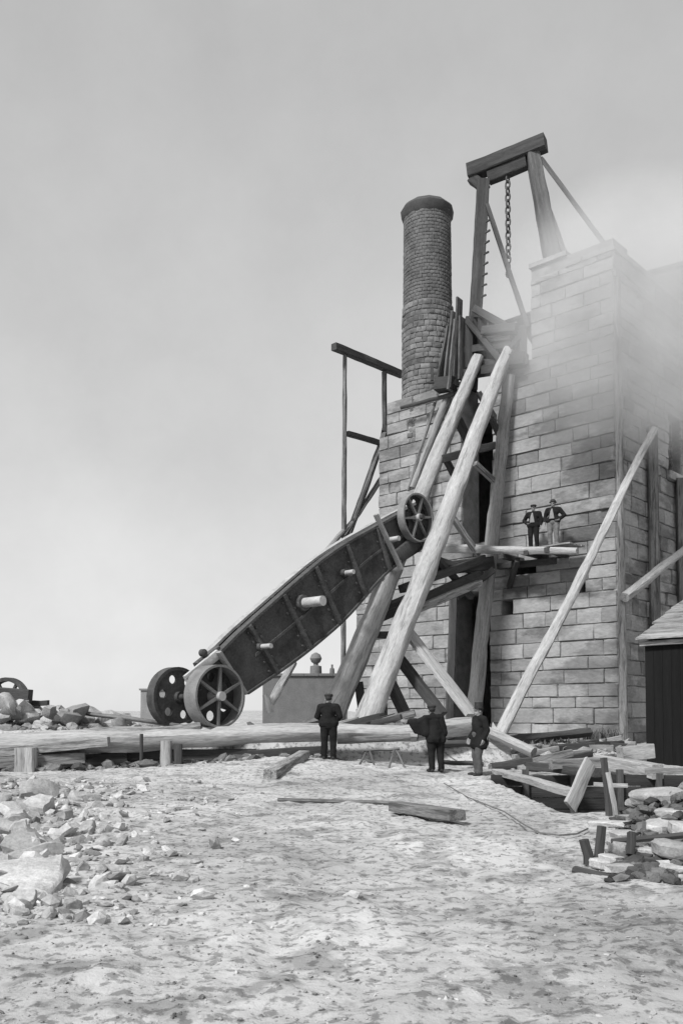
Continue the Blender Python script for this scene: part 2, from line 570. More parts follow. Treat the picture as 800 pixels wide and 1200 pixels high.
def courses(rects, voids, mapf, r, ztop, z0=ZB, lmean=1.15, quoin=None):
    out = []
    z = z0
    row = 0
    while z < ztop - .1:
        h = r.choice((.42, .5, .55, .6, .64)) if z < 12 else r.choice((.38, .45, .5, .55))
        # end the course at any nearby horizontal edge
        for e in sorted({v for q in rects + voids for v in (q[2], q[3])}):
            if z + .2 < e < z + h + .2: h = e - z
        zc = z + h / 2
        iv = [[q[0], q[1]] for q in rects if q[2] < zc < q[3]]
        if not iv:
            z += h; continue
        x = min(i[0] for i in iv); xe = max(i[1] for i in iv)
        cuts = [(q[0], q[1]) for q in voids if q[2] < zc < q[3]]
        segs = [(x, xe)]
        for c in cuts:
            ns = []
            for s in segs:
                if c[1] <= s[0] or c[0] >= s[1]: ns.append(s)
                else:
                    if c[0] > s[0] + .05: ns.append((s[0], c[0]))
                    if c[1] < s[1] - .05: ns.append((c[1], s[1]))
            segs = ns
        for (a, b) in segs:
            p = a
            first = True
            while p < b - .02:
                ln = r.uniform(.6, 2.0) * lmean / 1.15
                if first: ln = (.55, 1.0)[row % 2] * r.uniform(.9, 1.2); first = False
                if b - (p + ln) < .4: ln = b - p
                out.append((p, p + ln, z, z + h))
                p += ln
        z += h; row += 1
    return out

rb = random.Random(21)
blocks = []
mf = lambda x, o, z: W(x, -o, z)
ms = lambda x, o, z: W(-o, x, z)
for c in courses(front, fvoid, mf, rb, Z_P2):
    blocks.append(('f', c))
for c in courses([(0, 8.6, ZB, Z_P2)], svoid, ms, rb, Z_P2, lmean=.95):
    blocks.append(('s', c))
scored = []
for kind, c in blocks:
    f = mf if kind == 'f' else ms
    q = [proj(f(x, 0, z)) for x, z in ((c[0], c[2]), (c[1], c[2]), (c[1], c[3]), (c[0], c[3]))]
    cx = sum(a for a, b in q) / 4
    ar = 0
    for i in range(4):
        ar += q[i][0] * q[(i + 1) % 4][1] - q[(i + 1) % 4][0] * q[i][1]
    ar = abs(ar) / 2
    if cx > 803: ar *= .01
    scored.append((ar, kind, c))
scored.sort(key=lambda e: -e[0])
rest = MB()
for i, (ar, kind, c) in enumerate(scored):
    f = mf if kind == 'f' else ms
    V, Fs = block(f, *c, rb)
    if kind == 's': Fs = [g[::-1] for g in Fs]
    t = max(.5, rb.gauss(1.0, .10))
    if rb.random() < .07: t *= .68
    if i < 300:
        put('stone_block', V, Fs, 'stone', house, tone=t)
    else:
        rest.add(V, Fs, t)
o = rest.put('stone_blocks_remaining', 'stone', house)
o["kind"] = 'stuff'

# copings and the string course along the side wall
def slab(name, s0, s1, t0, t1, z0, z1, m='stone', tone=.9):
    b = MB()
    V, Fs = box((s0, t0, z0), (s1, t1, z1))
    b.add([W(x, y, z) for x, y, z in V], [f[::-1] for f in Fs], tone)
    return b.put(name, m, house, smooth=False)
for k in range(9):
    slab('coping_stone', -.09, 1.22, -.06 + k * 1.05, -.06 + (k + 1) * 1.05 - .02, Z_P2, Z_P2 + .2 + rb.uniform(-.015, .015), tone=rb.uniform(.8, 1.1))
slab('coping_stone', S_P2 + .02, S_PIER + .06, -.07, 1.3, Z_P1, Z_P1 + .18)
slab('coping_stone', 1.24, S_P2 + .05, -.07, 1.3, Z_P2, Z_P2 + .2)
zs_ = tz(745, 345)[1]
for k in range(8):
    slab('string_course', -.11, .02, .02 + k * 1.1, .02 + (k + 1) * 1.1 - .015, zs_, zs_ + .2, tone=rb.uniform(.7, .95))
# low cross gable standing behind the coping on the side wall
b = MB()
zg = Z_P2 + .2
g0 = T_DIP; g1 = T_DIP + 9
gm = (g0 + g1) / 2
za = zg + (gm - g0) * .47
Vg = [W(.02, g0, zg), W(.02, g1, zg), W(.02, gm, za), W(.9, g0, zg), W(.9, g1, zg), W(.9, gm, za)]
b.add(Vg, [(0, 1, 2), (3, 5, 4), (0, 2, 5, 3), (2, 1, 4, 5), (1, 0, 3, 4)], .9)
b.put('gable_wall', 'stone', house, smooth=False)
b = MB()
for sgn in (0, 1):
    q0 = W(-.15, g0 - .15, zg + .06) if sgn == 0 else W(-.15, g1 + .15, zg + .06)
    q1 = W(-.15, gm, za + .2)
    q2 = W(9, gm, za + .2)
    q3 = W(9, g0 - .15 if sgn == 0 else g1 + .15, zg + .06)
    up = Vector((0, 0, .12))
    b.add([q0, q1, q2, q3, q0 + up, q1 + up, q2 + up, q3 + up], [(0, 1, 2, 3), (4, 7, 6, 5), (0, 4, 5, 1), (1, 5, 6, 2), (2, 6, 7, 3), (3, 7, 4, 0)], 1.0)
b.put('roof', 'slate', house, smooth=False)

# window: sill, frame and glazing bars in the side wall
b = MB()
V, Fs = box((-.14, win[0] - .18, win[2] - .34), (.3, win[1] + .18, win[2] - .005))
b.add([W(x, y, z) for x, y, z in V], [f[::-1] for f in Fs], 1.5)
wsill = b.put('window_sill', 'stone', house, smooth=False)
b = MB()
for lo, hi in (((.35, win[0] + .003, win[2]), (.45, win[0] + .1, win[3])), ((.35, win[1] - .1, win[2]), (.45, win[1] - .003, win[3])), ((.352, win[0] + .1, win[2] + .003), (.448, win[1] - .1, win[2] + .1)),
               ((.352, win[0] + .1, win[3] - .1), (.448, win[1] - .1, win[3] - .003)), ((.37, (win[0] + win[1]) / 2 - .025, win[2] + .1), (.43, (win[0] + win[1]) / 2 + .025, win[3] - .1)), ((.372, win[0] + .1, (win[2] + win[3]) / 2 - .025), (.428, win[1] - .1, (win[2] + win[3]) / 2 + .025))):
    V, Fs = box(lo, hi)
    b.add([W(x, y, z) for x, y, z in V], [f[::-1] for f in Fs], 1.0)
b.put('window_frame', 'wood', house, smooth=False)

# ---- chimney
chc = P(501, 440, 40.4)
cs, ct, _ = ST(chc)
ch_z0 = Z_SH - .6
ch_rim = P(501, 246, 40.4).z
ch_b = P(501, 362, 40.4).z           # where the dark brick begins
ch_r = 29.0 / F * 40.4
chim = put('chimney', *lathe((chc.x, chc.y, 0), [(ZB, ch_r * 1.02), (ch_z0, ch_r * 1.045), (ch_b - .02, ch_r * 1.02), (ch_b + .02, ch_r * .97)], 40), 'core', house, tone=.6)
b = MB()
z = ch_z0
while z < ch_b - .15:
    h = rb.uniform(.2, .28); h = min(h, ch_b - z)
    r0 = ch_r * (1.03 - .03 * (z - ch_z0) / (ch_b - ch_z0))
    a = rb.uniform(0, 1)
    aend = a + 2 * math.pi
    while a < aend - .02:
        da = rb.uniform(.15, .4)
        if aend - a - da < .15: da = aend - a
        pr = rb.uniform(0, .035)
        m3 = lambda x, o, zz, r0=r0, pr=pr: Vector((chc.x + math.cos(x) * (r0 + .03 + pr * .6 + o * .4), chc.y + math.sin(x) * (r0 + .03 + pr * .6 + o * .4), zz))
        V, Fs = block(m3, a, a + da, z, z + h, rb)
        b.add(V, Fs, max(.35, rb.gauss(.58, .08)))
        a += da
    z += h
o = b.put('chimney_stones', 'stone', chim); o["kind"] = 'stuff'
b = MB()
z = ch_b + .01
ztop = ch_rim - .55
r_ = 0
while z < ztop:
    h = .16
    nb = 30
    rr = ch_r * (.965 - .03 * (z - ch_b) / (ztop - ch_b))
    for i in range(nb):
        a0 = 2 * math.pi * (i + .5 * (r_ % 2)) / nb
        m3 = lambda x, o, zz, rr=rr: Vector((chc.x + math.cos(x) * (rr + .035 + o * .2), chc.y + math.sin(x) * (rr + .035 + o * .2), zz))
        V, Fs = block(m3, a0, a0 + 2 * math.pi / nb, z, z + h, rb)
        b.add(V, Fs, max(.6, rb.gauss(1.0, .09)))
    z += h; r_ += 1
o = b.put('chimney_bricks', 'brick', chim); o["kind"] = 'stuff'
put('chimney_flue', *lathe((chc.x, chc.y, 0), [(ch_b, ch_r * .978), (ch_rim, ch_r * .948)], 48), 'brick', chim, tone=.85)
zb = P(501, 305, 40.4).z
put('iron_band', *lathe((chc.x, chc.y, 0), [(zb - .06, ch_r * .985), (zb + .06, ch_r * .985)], 40), 'slate', chim)
put('chimney_cap', *lathe((chc.x, chc.y, 0), [(ch_rim - .60, ch_r * .95), (ch_rim - .45, ch_r * 1.06), (ch_rim - .12, ch_r * 1.1), (ch_rim, ch_r * 1.02), (ch_rim + .12, ch_r * .9), (ch_rim + .12, ch_r * .6)], 12), 'slate', chim)

# ================================================================ SKID LOGS (bob slides)
def to_ground(p, q):
    """extend the line p->q down to the ground"""
    p = Vector(p); q = Vector(q)
    d = (q - p).normalized()
    k = 0
    while q.z > hgt(q.x, q.y) - .12 and k < 200:
        q = q + d * .03; k += 1
    return q

K2t = on_t(595, 410, -.25); K1t = on_t(559, 419, -.25)
s2 = ST(K2t)[0]; s1 = ST(K1t)[0]
K2b = to_ground(K2t, on_s(434, 838, s2)); K1b = to_ground(K1t, on_s(397, 822, s1))
stick('skid_log', K2b, K2t, .92, w1=.5, wob=.085, label='long pale round skid log crossing in front of the iron beam tip', cat='log', tone=1.1)
stick('skid_log', K1b, K1t, .92, w1=.5, wob=.085, label='long pale round skid log running up behind the iron beam', cat='log', tone=1.02)
# two more slanting logs to the left of the skids
a = on_t(524, 466, -.35); bq = on_t(484, 572, -1.2)
stick('leaning_log', bq, a, .34, w1=.3, tone=.75, label='slim greyish log leaning beside the skids below the chimney', cat='log')
a = on_t(510, 470, -.3); bq = on_t(478, 575, -1.3)
stick('leaning_pole', bq, a, .14, m='wood', tone=.8, label='thin dark pole leaning on the wall left of the skids', cat='pole')

# post in front of the plug doorway
pt = on_t(596, 440, -.4); pb = on_t(556, 826, -1.0); pb = to_ground(pt, pb)
stick('shear_post', pb, pt, .62, w1=.46, tone=.82, label='tall upright log post standing before the dark plug doorway', cat='post', wob=.03)
# slim post at the doorway's left jamb
stick('jamb_post', to_ground(on_t(529, 700, -.3), on_t(526, 835, -.3)), on_t(531, 690, -.3), .3, m='tar', kind='sq', tone=1.4, label='dark squared post at the left jamb of the lower doorway', cat='post')

# raking struts at the foot of the skids
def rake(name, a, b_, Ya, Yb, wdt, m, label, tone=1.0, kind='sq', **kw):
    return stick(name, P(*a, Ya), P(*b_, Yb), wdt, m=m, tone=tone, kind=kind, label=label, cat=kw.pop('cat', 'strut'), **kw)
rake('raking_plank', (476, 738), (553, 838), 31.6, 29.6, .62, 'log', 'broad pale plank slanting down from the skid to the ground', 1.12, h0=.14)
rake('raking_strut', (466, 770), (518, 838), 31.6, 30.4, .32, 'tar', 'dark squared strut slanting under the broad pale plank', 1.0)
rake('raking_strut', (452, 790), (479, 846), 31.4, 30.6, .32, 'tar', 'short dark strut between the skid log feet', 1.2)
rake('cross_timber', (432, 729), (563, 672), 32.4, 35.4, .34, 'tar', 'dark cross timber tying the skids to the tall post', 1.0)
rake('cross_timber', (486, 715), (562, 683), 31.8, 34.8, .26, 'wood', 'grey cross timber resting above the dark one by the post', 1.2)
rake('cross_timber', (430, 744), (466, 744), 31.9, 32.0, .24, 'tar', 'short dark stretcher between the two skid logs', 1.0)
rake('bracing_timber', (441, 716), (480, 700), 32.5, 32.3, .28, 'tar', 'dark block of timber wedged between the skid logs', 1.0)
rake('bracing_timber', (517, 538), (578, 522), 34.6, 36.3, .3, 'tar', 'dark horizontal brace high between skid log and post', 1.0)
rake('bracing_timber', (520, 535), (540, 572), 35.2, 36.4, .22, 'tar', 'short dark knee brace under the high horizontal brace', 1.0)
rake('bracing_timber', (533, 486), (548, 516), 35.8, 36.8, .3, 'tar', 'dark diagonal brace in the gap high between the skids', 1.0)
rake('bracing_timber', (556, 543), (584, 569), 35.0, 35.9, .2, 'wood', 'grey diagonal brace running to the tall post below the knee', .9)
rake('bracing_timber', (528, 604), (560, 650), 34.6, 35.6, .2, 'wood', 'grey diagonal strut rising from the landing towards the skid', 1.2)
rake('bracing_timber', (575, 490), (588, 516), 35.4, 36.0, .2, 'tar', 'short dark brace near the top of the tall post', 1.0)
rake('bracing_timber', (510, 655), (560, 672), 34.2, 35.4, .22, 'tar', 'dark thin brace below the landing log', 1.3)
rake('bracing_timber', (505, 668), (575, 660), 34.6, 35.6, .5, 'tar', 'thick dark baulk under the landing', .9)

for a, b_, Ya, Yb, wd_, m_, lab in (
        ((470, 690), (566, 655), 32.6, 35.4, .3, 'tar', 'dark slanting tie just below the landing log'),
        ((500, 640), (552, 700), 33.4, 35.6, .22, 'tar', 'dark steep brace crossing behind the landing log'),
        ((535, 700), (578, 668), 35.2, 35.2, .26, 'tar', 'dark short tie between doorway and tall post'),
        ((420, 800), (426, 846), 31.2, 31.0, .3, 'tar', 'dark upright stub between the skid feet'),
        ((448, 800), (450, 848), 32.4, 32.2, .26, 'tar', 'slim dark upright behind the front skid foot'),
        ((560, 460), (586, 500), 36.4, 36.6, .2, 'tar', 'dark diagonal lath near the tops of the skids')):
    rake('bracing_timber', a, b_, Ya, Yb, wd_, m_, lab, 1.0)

# ================================================================ LANDING WITH TWO MEN
LT = -1.0
la = on_t(517, 643, LT - .5); lb = on_t(674, 649, LT + .2)
landing = thing('scaffold_landing', on_t(600, 660, LT), 'timber scaffold landing jutting from the wall below two men', 'scaffold')
stick('ledger_log', la, on_t(676, 646, LT - .35), .36, w1=.26, m='log', parent=landing, tone=1.08)
zt = on_t(640, 641, LT)[2]
for k in range(4):
    t0 = LT - .32 + k * .27
    p0 = W(ST(on_t(604, 641, LT))[0], t0, zt - .05); p1 = W(ST(on_t(674, 641, LT))[0] - rng.uniform(0, .15), t0, zt - .05)
    stick('deck_plank', p0, p1, .25, h0=.06, kind='sq', m='wood', parent=landing, tone=1.2)
for px in (612, 640, 664):
    s_ = ST(on_t(px, 650, 0))[0]
    stick('bearer', W(s_, -1.55, zt - .22), W(s_, .3, zt - .22), .2, kind='sq', m='tar', parent=landing, tone=1.0)
stick('under_ledger', on_t(584, 664, LT + .5), on_t(650, 657, LT + .3), .24, kind='sq', m='tar', parent=landing, tone=1.0)
stick('bracket_strut', on_t(596, 688, 0.0), on_t(606, 656, LT - .2), .2, kind='sq', m='tar', parent=landing, tone=1.0)

# ================================================================ IRON BEAM BEING RAISED
SN = 5.32; SF = 5.86
ROOT = on_s(260, 850, SN)
beam = thing('engine_beam', (ROOT.x, ROOT.y, 1.1), 'huge dark cast iron engine beam hauled up the slope on spoked wheels', 'engine beam')
top_px = [(256, 764), (268, 751), (287, 733), (308, 715), (328, 697), (349, 679), (367, 663), (385, 649), (412, 632), (441, 616), (470, 600), (497, 587)]
bot_px = [(288, 813), (312, 797), (335, 781), (357, 765), (376, 749), (394, 734), (410, 718), (423, 703), (435, 688), (456, 666), (478, 652), (506, 634)]
def tzp(px):
    s, t, z = ST(on_s(px[0], px[1], SN)); return t, z
TOP = [tzp(p) for p in top_px]; BOT = [tzp(p) for p in bot_px]
def resamp(L, n):
    d = [0]
    for i in range(1, len(L)): d.append(d[-1] + math.dist(L[i], L[i - 1]))
    o = []
    for k in range(n):
        x = d[-1] * k / (n - 1)
        i = max(j for j in range(len(d)) if d[j] <= x + 1e-9); i = min(i, len(L) - 2)
        f = (x - d[i]) / (d[i + 1] - d[i])
        o.append((L[i][0] + (L[i + 1][0] - L[i][0]) * f, L[i][1] + (L[i + 1][1] - L[i][1]) * f))
    for _ in range(3):
        o = [o[0]] + [((o[i - 1][0] + 2 * o[i][0] + o[i + 1][0]) / 4, (o[i - 1][1] + 2 * o[i][1] + o[i + 1][1]) / 4) for i in range(1, n - 1)] + [o[-1]]
    return o
NB = 34
TOP = resamp(TOP, NB); BOT = resamp(BOT, NB)
def flitch(sa, out, name):
    """web plate with raised border flange and ribs; out = -1 when the outer face looks to smaller s"""
    th = .05
    V = []; Fs = []
    for sgn in (-1, 1):
        for i in range(NB):
            for f in (0, .25, .5, .75, 1):
                t = TOP[i][0] + (BOT[i][0] - TOP[i][0]) * f; z = TOP[i][1] + (BOT[i][1] - TOP[i][1]) * f
                V.append(W(sa + sgn * th, t, z))
    q = NB * 5
    for i in range(NB - 1):
        for j in range(4):
            a = i * 5 + j
            Fs.append((a, a + 5, a + 6, a + 1)); Fs.append((q + a, q + a + 1, q + a + 6, q + a + 5))
    for i in range(NB - 1):
        Fs.append((i * 5, q + i * 5, q + (i + 1) * 5, (i + 1) * 5)); Fs.append((i * 5 + 4, (i + 1) * 5 + 4, q + (i + 1) * 5 + 4, q + i * 5 + 4))
    for j in range(4):
        Fs.append((j, j + 1, q + j + 1, q + j)); e = (NB - 1) * 5
        Fs.append((e + j, q + e + j, q + e + j + 1, e + j + 1))
    fl = put(name, V, Fs, 'iron', beam)
    # flange strip round the edge
    for nm, L, other in (('top_flange', TOP, BOT), ('bottom_flange', BOT, TOP)):
        V = []; Fs = []
        for i in range(NB):
            dx = other[i][0] - L[i][0]; dz = other[i][1] - L[i][1]; m = math.hypot(dx, dz)
            dx /= m; dz /= m
            for (o, k) in ((-.13, -.03), (.13, -.03), (.13, .05), (-.13, .05)):
                V.append(W(sa + o, L[i][0] + dx * k, L[i][1] + dz * k))
        for i in range(NB - 1):
            for k in range(4):
                a = i * 4 + k; b_ = i * 4 + (k + 1) % 4
                Fs.append((a, b_, b_ + 4, a + 4))
        Fs += [(3, 2, 1, 0), tuple((NB - 1) * 4 + k for k in range(4))]
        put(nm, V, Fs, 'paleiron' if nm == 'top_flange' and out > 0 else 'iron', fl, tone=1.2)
    for i in (4, 9, 14, 19, 24, 29):
        V, Fs, G = timber(W(sa, TOP[i][0], TOP[i][1] - .05), W(sa, BOT[i][0], BOT[i][1] + .05), .13, .36, kind='sq', up=(W(0, 0, 0) - W(1, 0, 0)), wob=0)
        put('rib', V, Fs, 'iron', fl, tone=1.35)
    # long middle rib
    V = []; Fs = []
    for i in range(3, NB - 3):
        t = (TOP[i][0] + BOT[i][0]) / 2; z = (TOP[i][1] + BOT[i][1]) / 2
        for (o, k) in ((-.10, -.05), (.10, -.05), (.10, .05), (-.10, .05)):
            V.append(W(sa + o, t, z + k))
    n = NB - 6
    for i in range(n - 1):
        for k in range(4):
            a = i * 4 + k; b_ = i * 4 + (k + 1) % 4
            Fs.append((a, b_, b_ + 4, a + 4))
    Fs += [(3, 2, 1, 0), tuple((n - 1) * 4 + k for k in range(4))]
    put('middle_rib', V, Fs, 'iron', fl, tone=1.2)
    return fl
nearf = flitch(SN, -1, 'side_plate')
farf = flitch(SF, 1, 'side_plate')
UV = U2
def boss(px, rad, ln, m1='iron', m2='bright', nm='pin_boss', extra=0):
    c = on_s(px[0], px[1], SN)
    o = put(nm, *cyl(c + UV * .2, c - UV * .2, rad * 1.9, rad * 1.6, 18), m1, beam, tone=1.4)
    put('pin', *cyl(c + UV * (SF - SN + ln), c - UV * ln, rad, rad, 16), m2, o, tone=1.1)
boss((302, 758), .075, .6); boss((352, 707), .16, 1.0, nm='gudgeon_boss'); boss((400, 672), .08, .55); boss((448, 634), .09, .75)
put('strap', *timber(on_s(440, 603, SN - .3), on_s(470, 667, SN - .3), .18, .1, kind='sq', wob=0)[:2], 'paleiron', beam, tone=1.0)
put('strap', *timber(on_s(256, 764, SN - .22), on_s(287, 813, SN - .22), .22, .1, kind='sq', wob=0)[:2], 'paleiron', beam, tone=.8)

def ring(c, ax, r_out, r_in, w_, k=40):
    """rim of width w_ centred at c"""
    d, a, b_ = frame(ax)
    V = []; Fs = []
    for i in range(k):
        t = 2 * math.pi * i / k
        e = a * math.cos(t) + b_ * math.sin(t)
        V += [c + e * r_out - d * w_ / 2, c + e * r_out + d * w_ / 2, c + e * r_in + d * w_ / 2, c + e * r_in - d * w_ / 2]
    for i in range(k):
        j = (i + 1) % k
        for q in range(4):
            Fs.append((i * 4 + q, j * 4 + q, j * 4 + (q + 1) % 4, i * 4 + (q + 1) % 4))
    return V, [f[::-1] for f in Fs]

def holed_disc(c, ax, r, nh, hr, hpos, th, ph=0.0):
    d, a, b_ = frame(ax)
    bm = bmesh.new()
    k = 40
    outer = [bm.verts.new((math.cos(2 * math.pi * i / k) * r, math.sin(2 * math.pi * i / k) * r, 0)) for i in range(k)]
    edges = [bm.edges.new((outer[i], outer[(i + 1) % k])) for i in range(k)]
    for h in range(nh):
        t = 2 * math.pi * h / nh + ph
        cx, cy = math.cos(t) * hpos, math.sin(t) * hpos
        hv = [bm.verts.new((cx + math.cos(2 * math.pi * i / 14) * hr, cy + math.sin(2 * math.pi * i / 14) * hr, 0)) for i in range(14)]
        edges += [bm.edges.new((hv[i], hv[(i + 1) % 14])) for i in range(14)]
    bmesh.ops.triangle_fill(bm, edges=edges, use_beauty=True, use_dissolve=False)
    g = bmesh.ops.extrude_face_region(bm, geom=bm.faces[:])
    for v in g['geom']:
        if isinstance(v, bmesh.types.BMVert): v.co.z += th
    bm.normal_update()
    bm.verts.index_update()
    V = [c + a * v.co.x + b_ * v.co.y + d * (v.co.z - th / 2) for v in bm.verts]
    Fs = [tuple(v.index for v in f.verts) for f in bm.faces]
    bm.free()
    return V, Fs

def wheel(c, r, w_, spokes, m, disc=False, ph=.3, tone=1.0, spoke_m='paleiron'):
    ax = -UV
    hub = put('wheel', *ring(c, ax, r, r - .065, w_), m, beam, tone=tone)
    put('hub', *cyl(c - ax * (w_ / 2 + .03), c + ax * (w_ / 2 + .08), .15, .13, 18), 'bright', hub, tone=.9)
    d, a, b_ = frame(ax)
    for k in range(spokes):
        t = 2 * math.pi * k / spokes + ph
        e = a * math.cos(t) + b_ * math.sin(t)
        V, Fs, G = timber(c + e * .1 + ax * (w_ / 2 - .08), c + e * (r - .06) + ax * (w_ / 2 - .08), .10, .10, w1=.07, h1=.08, kind='sq', up=ax, wob=0)
        put('spoke', V, Fs, spoke_m, hub, tone=tone * .8)
    if disc:
        put('disc', *holed_disc(c - ax * (w_ / 2 - .06), ax, r - .05, 6, .15, r * .62, .06, .5), 'iron', hub, tone=.7)
    return hub

def put_axis(): pass
W1c = on_s(252, 816, 4.8); R1 = 37.0 / F * W1c.y * 1.0
wheel(W1c, R1, .52, 6, 'paleiron', disc=True, ph=R(28), tone=.62)
W2c = W1c + UV * 1.85
wd = put('wheel', *ring(W2c, -UV, R1, R1 - .1, .35), 'iron', beam, tone=1.2)
put('disc', *holed_disc(W2c - UV * .12, -UV, R1 - .04, 6, .13, R1 * .62, .08, .9), 'iron', wd, tone=1.1)
put('hub', *cyl(W2c - UV * .3, W2c + UV * .3, .16, .16, 18), 'iron', wd)
put('axle', *cyl(W1c - UV * .2, W2c + UV * .25, .09, .09, 14), 'iron', beam)
W3c = on_s(487, 607, 5.0); R3 = 29.0 / F * W3c.y
wheel(W3c, R3, .30, 6, 'paleiron', disc=True, ph=R(10), tone=.7)
put('axle', *cyl(W3c - UV * .35, W3c + UV * 1.0, .09, .09, 14), 'iron', beam)
# jaws carrying the lower axle
for ss in (SN - .02, SF + .02):
    pts = [on_s(259, 766, SN), on_s(286, 811, SN), on_s(266, 832, SN), on_s(246, 826, SN), on_s(240, 806, SN), on_s(246, 780, SN)]
    Vj = [p_ + UV * (ss - SN + d_) for d_ in (-.07, .07) for p_ in pts]
    nj = len(pts)
    put('end_jaw', Vj, [tuple(range(nj)), tuple(range(2 * nj - 1, nj - 1, -1))] + [((i_ + 1) % nj, i_, nj + i_, nj + (i_ + 1) % nj) for i_ in range(nj)], 'iron', beam, smooth=False)
for i_ in (4, 9, 14, 19, 24, 29):
    for f_ in (.12, .3, .7, .88):
        for dd in (-.16, .16):
            a0 = (TOP[i_][0] + (BOT[i_][0] - TOP[i_][0]) * f_ + dd, TOP[i_][1] + (BOT[i_][1] - TOP[i_][1]) * f_ + dd * .6)
            q_ = W(SN - .04, a0[0], a0[1])
            put('bolt', *cyl(q_, q_ - UV * .06, .045, .04, 6), 'iron', nearf, tone=1.3)
# end bracket with lifting ring above the lower wheels
e0 = on_s(235, 775, SN)
put('end_bracket', *timber(on_s(231, 782, SN + .1), on_s(257, 762, SN + .1), .22, .3, kind='sq', wob=0)[:2], 'iron', beam, tone=1.3)
put('shackle', *lathe(on_s(238, 765, SN), [(-.1, .06), (-.07, .11), (.07, .11), (.1, .06)], 14, axis=UV), 'iron', beam)
put('guard_strip', *timber(on_s(218, 797, SN - .1), on_s(256, 766, SN - .1), .1, .26, kind='sq', wob=0)[:2], 'paleiron', beam, tone=1.5)
# bracket under the upper wheel
put('end_bracket', *timber(on_s(462, 655, SN - .1), on_s(490, 632, SN - .1), .3, .5, kind='sq', wob=0)[:2], 'iron', beam, tone=1.1)

# runway timbers the lower wheels stand on
for k, (cc, lab) in enumerate(((W1c, 'squared runway baulk under the spoked lower wheel'), (W2c, 'squared runway baulk under the holed disc wheel'))):
    zc = cc.z - R1 - .17
    p0 = cc - V2 * .35; p1 = cc + V2 * 3.6
    stick('runway_baulk', (p0.x, p0.y, zc), (p1.x, p1.y, zc), .34, kind='sq', m='wood', tone=1.3, label=lab, cat='baulk')

# ================================================================ GALLOWS OVER THE BOB WALL
TG = .7
g_base = W(6.0, TG, Z_BOB)
gal = thing('hoisting_gallows', g_base, 'dark timber hoisting gallows with heavy crossbeam on top of the wall', 'gallows')
cb0 = on_t(549, 203, TG); cb1 = on_t(639, 167, TG + .9)
cbd = (cb1 - cb0).normalized()
stick('crossbeam', cb0, cb1, .62, h0=.62, kind='sq', m='tar', parent=gal, tone=1.0, wob=.01)
stick('under_baulk', cb0 + cbd * .9 + Vector((0, 0, -.58)), cb0 + cbd * 2.6 + Vector((0, 0, -.55)), .4, h0=.5, kind='sq', m='tar', parent=gal, tone=.9)
stick('corbel', cb0 + Vector((0, 0, -.3)) + cbd * .15, cb0 + cbd * .75 + Vector((0, 0, -1.0)), .42, kind='sq', m='tar', parent=gal, tone=.9)
lg0 = on_t(566, 212, TG); lg1 = on_t(555, 400, TG); 
lg1 = lg0 + (lg1 - lg0) * ((lg0.z - Z_BOB + .1) / (lg0.z - lg1.z))
stick('leg', lg1, lg0, .50, kind='sq', m='tar', parent=gal, tone=1.15)
rg0 = on_t(624, 182, TG + .75); rg1 = on_t(648, 312, TG + .75)
stick('leg', rg1 + (rg1 - rg0) * .1, rg0, .62, w1=.5, kind='sq', m='tar', parent=gal, tone=1.9)
stick('stay', on_t(570, 240, TG - .05), on_t(618, 384, TG - .35), .17, kind='sq', m='tar', parent=gal, tone=1.2)
stick('stay', on_t(634, 186, TG + .9), W(.45, 1.7, Z_P2 + .12), .17, kind='sq', m='tar', parent=gal, tone=1.9)
stick('stay', on_t(639, 236, TG + .9), on_t(662, 300, TG + .9), .19, kind='sq', m='tar', parent=gal, tone=1.9)
for k in range(8):
    y = 262 + k * 12.5
    x = 562.5 - (y - 262) * .06
    p = on_t(x + 3, y, TG - .02)
    stick('rung', p, p - U2 * .42 - V2 * .05, .07, kind='sq', m='tar', parent=gal, tone=1.2)
# hanging chain: block and links
ch0 = cb0 + cbd * 1.75 + Vector((0, 0, -.82))
chain = thing('hoisting_chain', ch0 - Vector((0, 0, 3.2)), 'iron chain hanging from the gallows crossbeam', 'chain')
def link(c, ax1, ax2, r=.04, a=.18, b_=.11):
    V = []; Fs = []
    n, k = 12, 5
    nrm = ax1.cross(ax2)
    for i in range(n):
        t = 2 * math.pi * i / n
        p = c + ax1 * (math.cos(t) * a) + ax2 * (math.sin(t) * b_)
        e = (ax1 * math.cos(t) + ax2 * math.sin(t)).normalized()
        for j in range(k):
            q = 2 * math.pi * j / k
            V.append(p + e * (math.cos(q) * r) + nrm * (math.sin(q) * r))
    for i in range(n):
        for j in range(k):
            Fs.append((i * k + j, ((i + 1) % n) * k + j, ((i + 1) % n) * k + (j + 1) % k, i * k + (j + 1) % k))
    return V, Fs
zax = Vector((0, 0, 1))
for k in range(16):
    put('link', *link(ch0 + Vector((0, 0, -.1 - k * .275)), zax, U2 if k % 2 else V2), 'iron', chain, tone=1.4)
put('hook', *cyl(ch0 + Vector((0, 0, .12)), ch0 + Vector((0, 0, -.05)), .05), 'iron', chain)

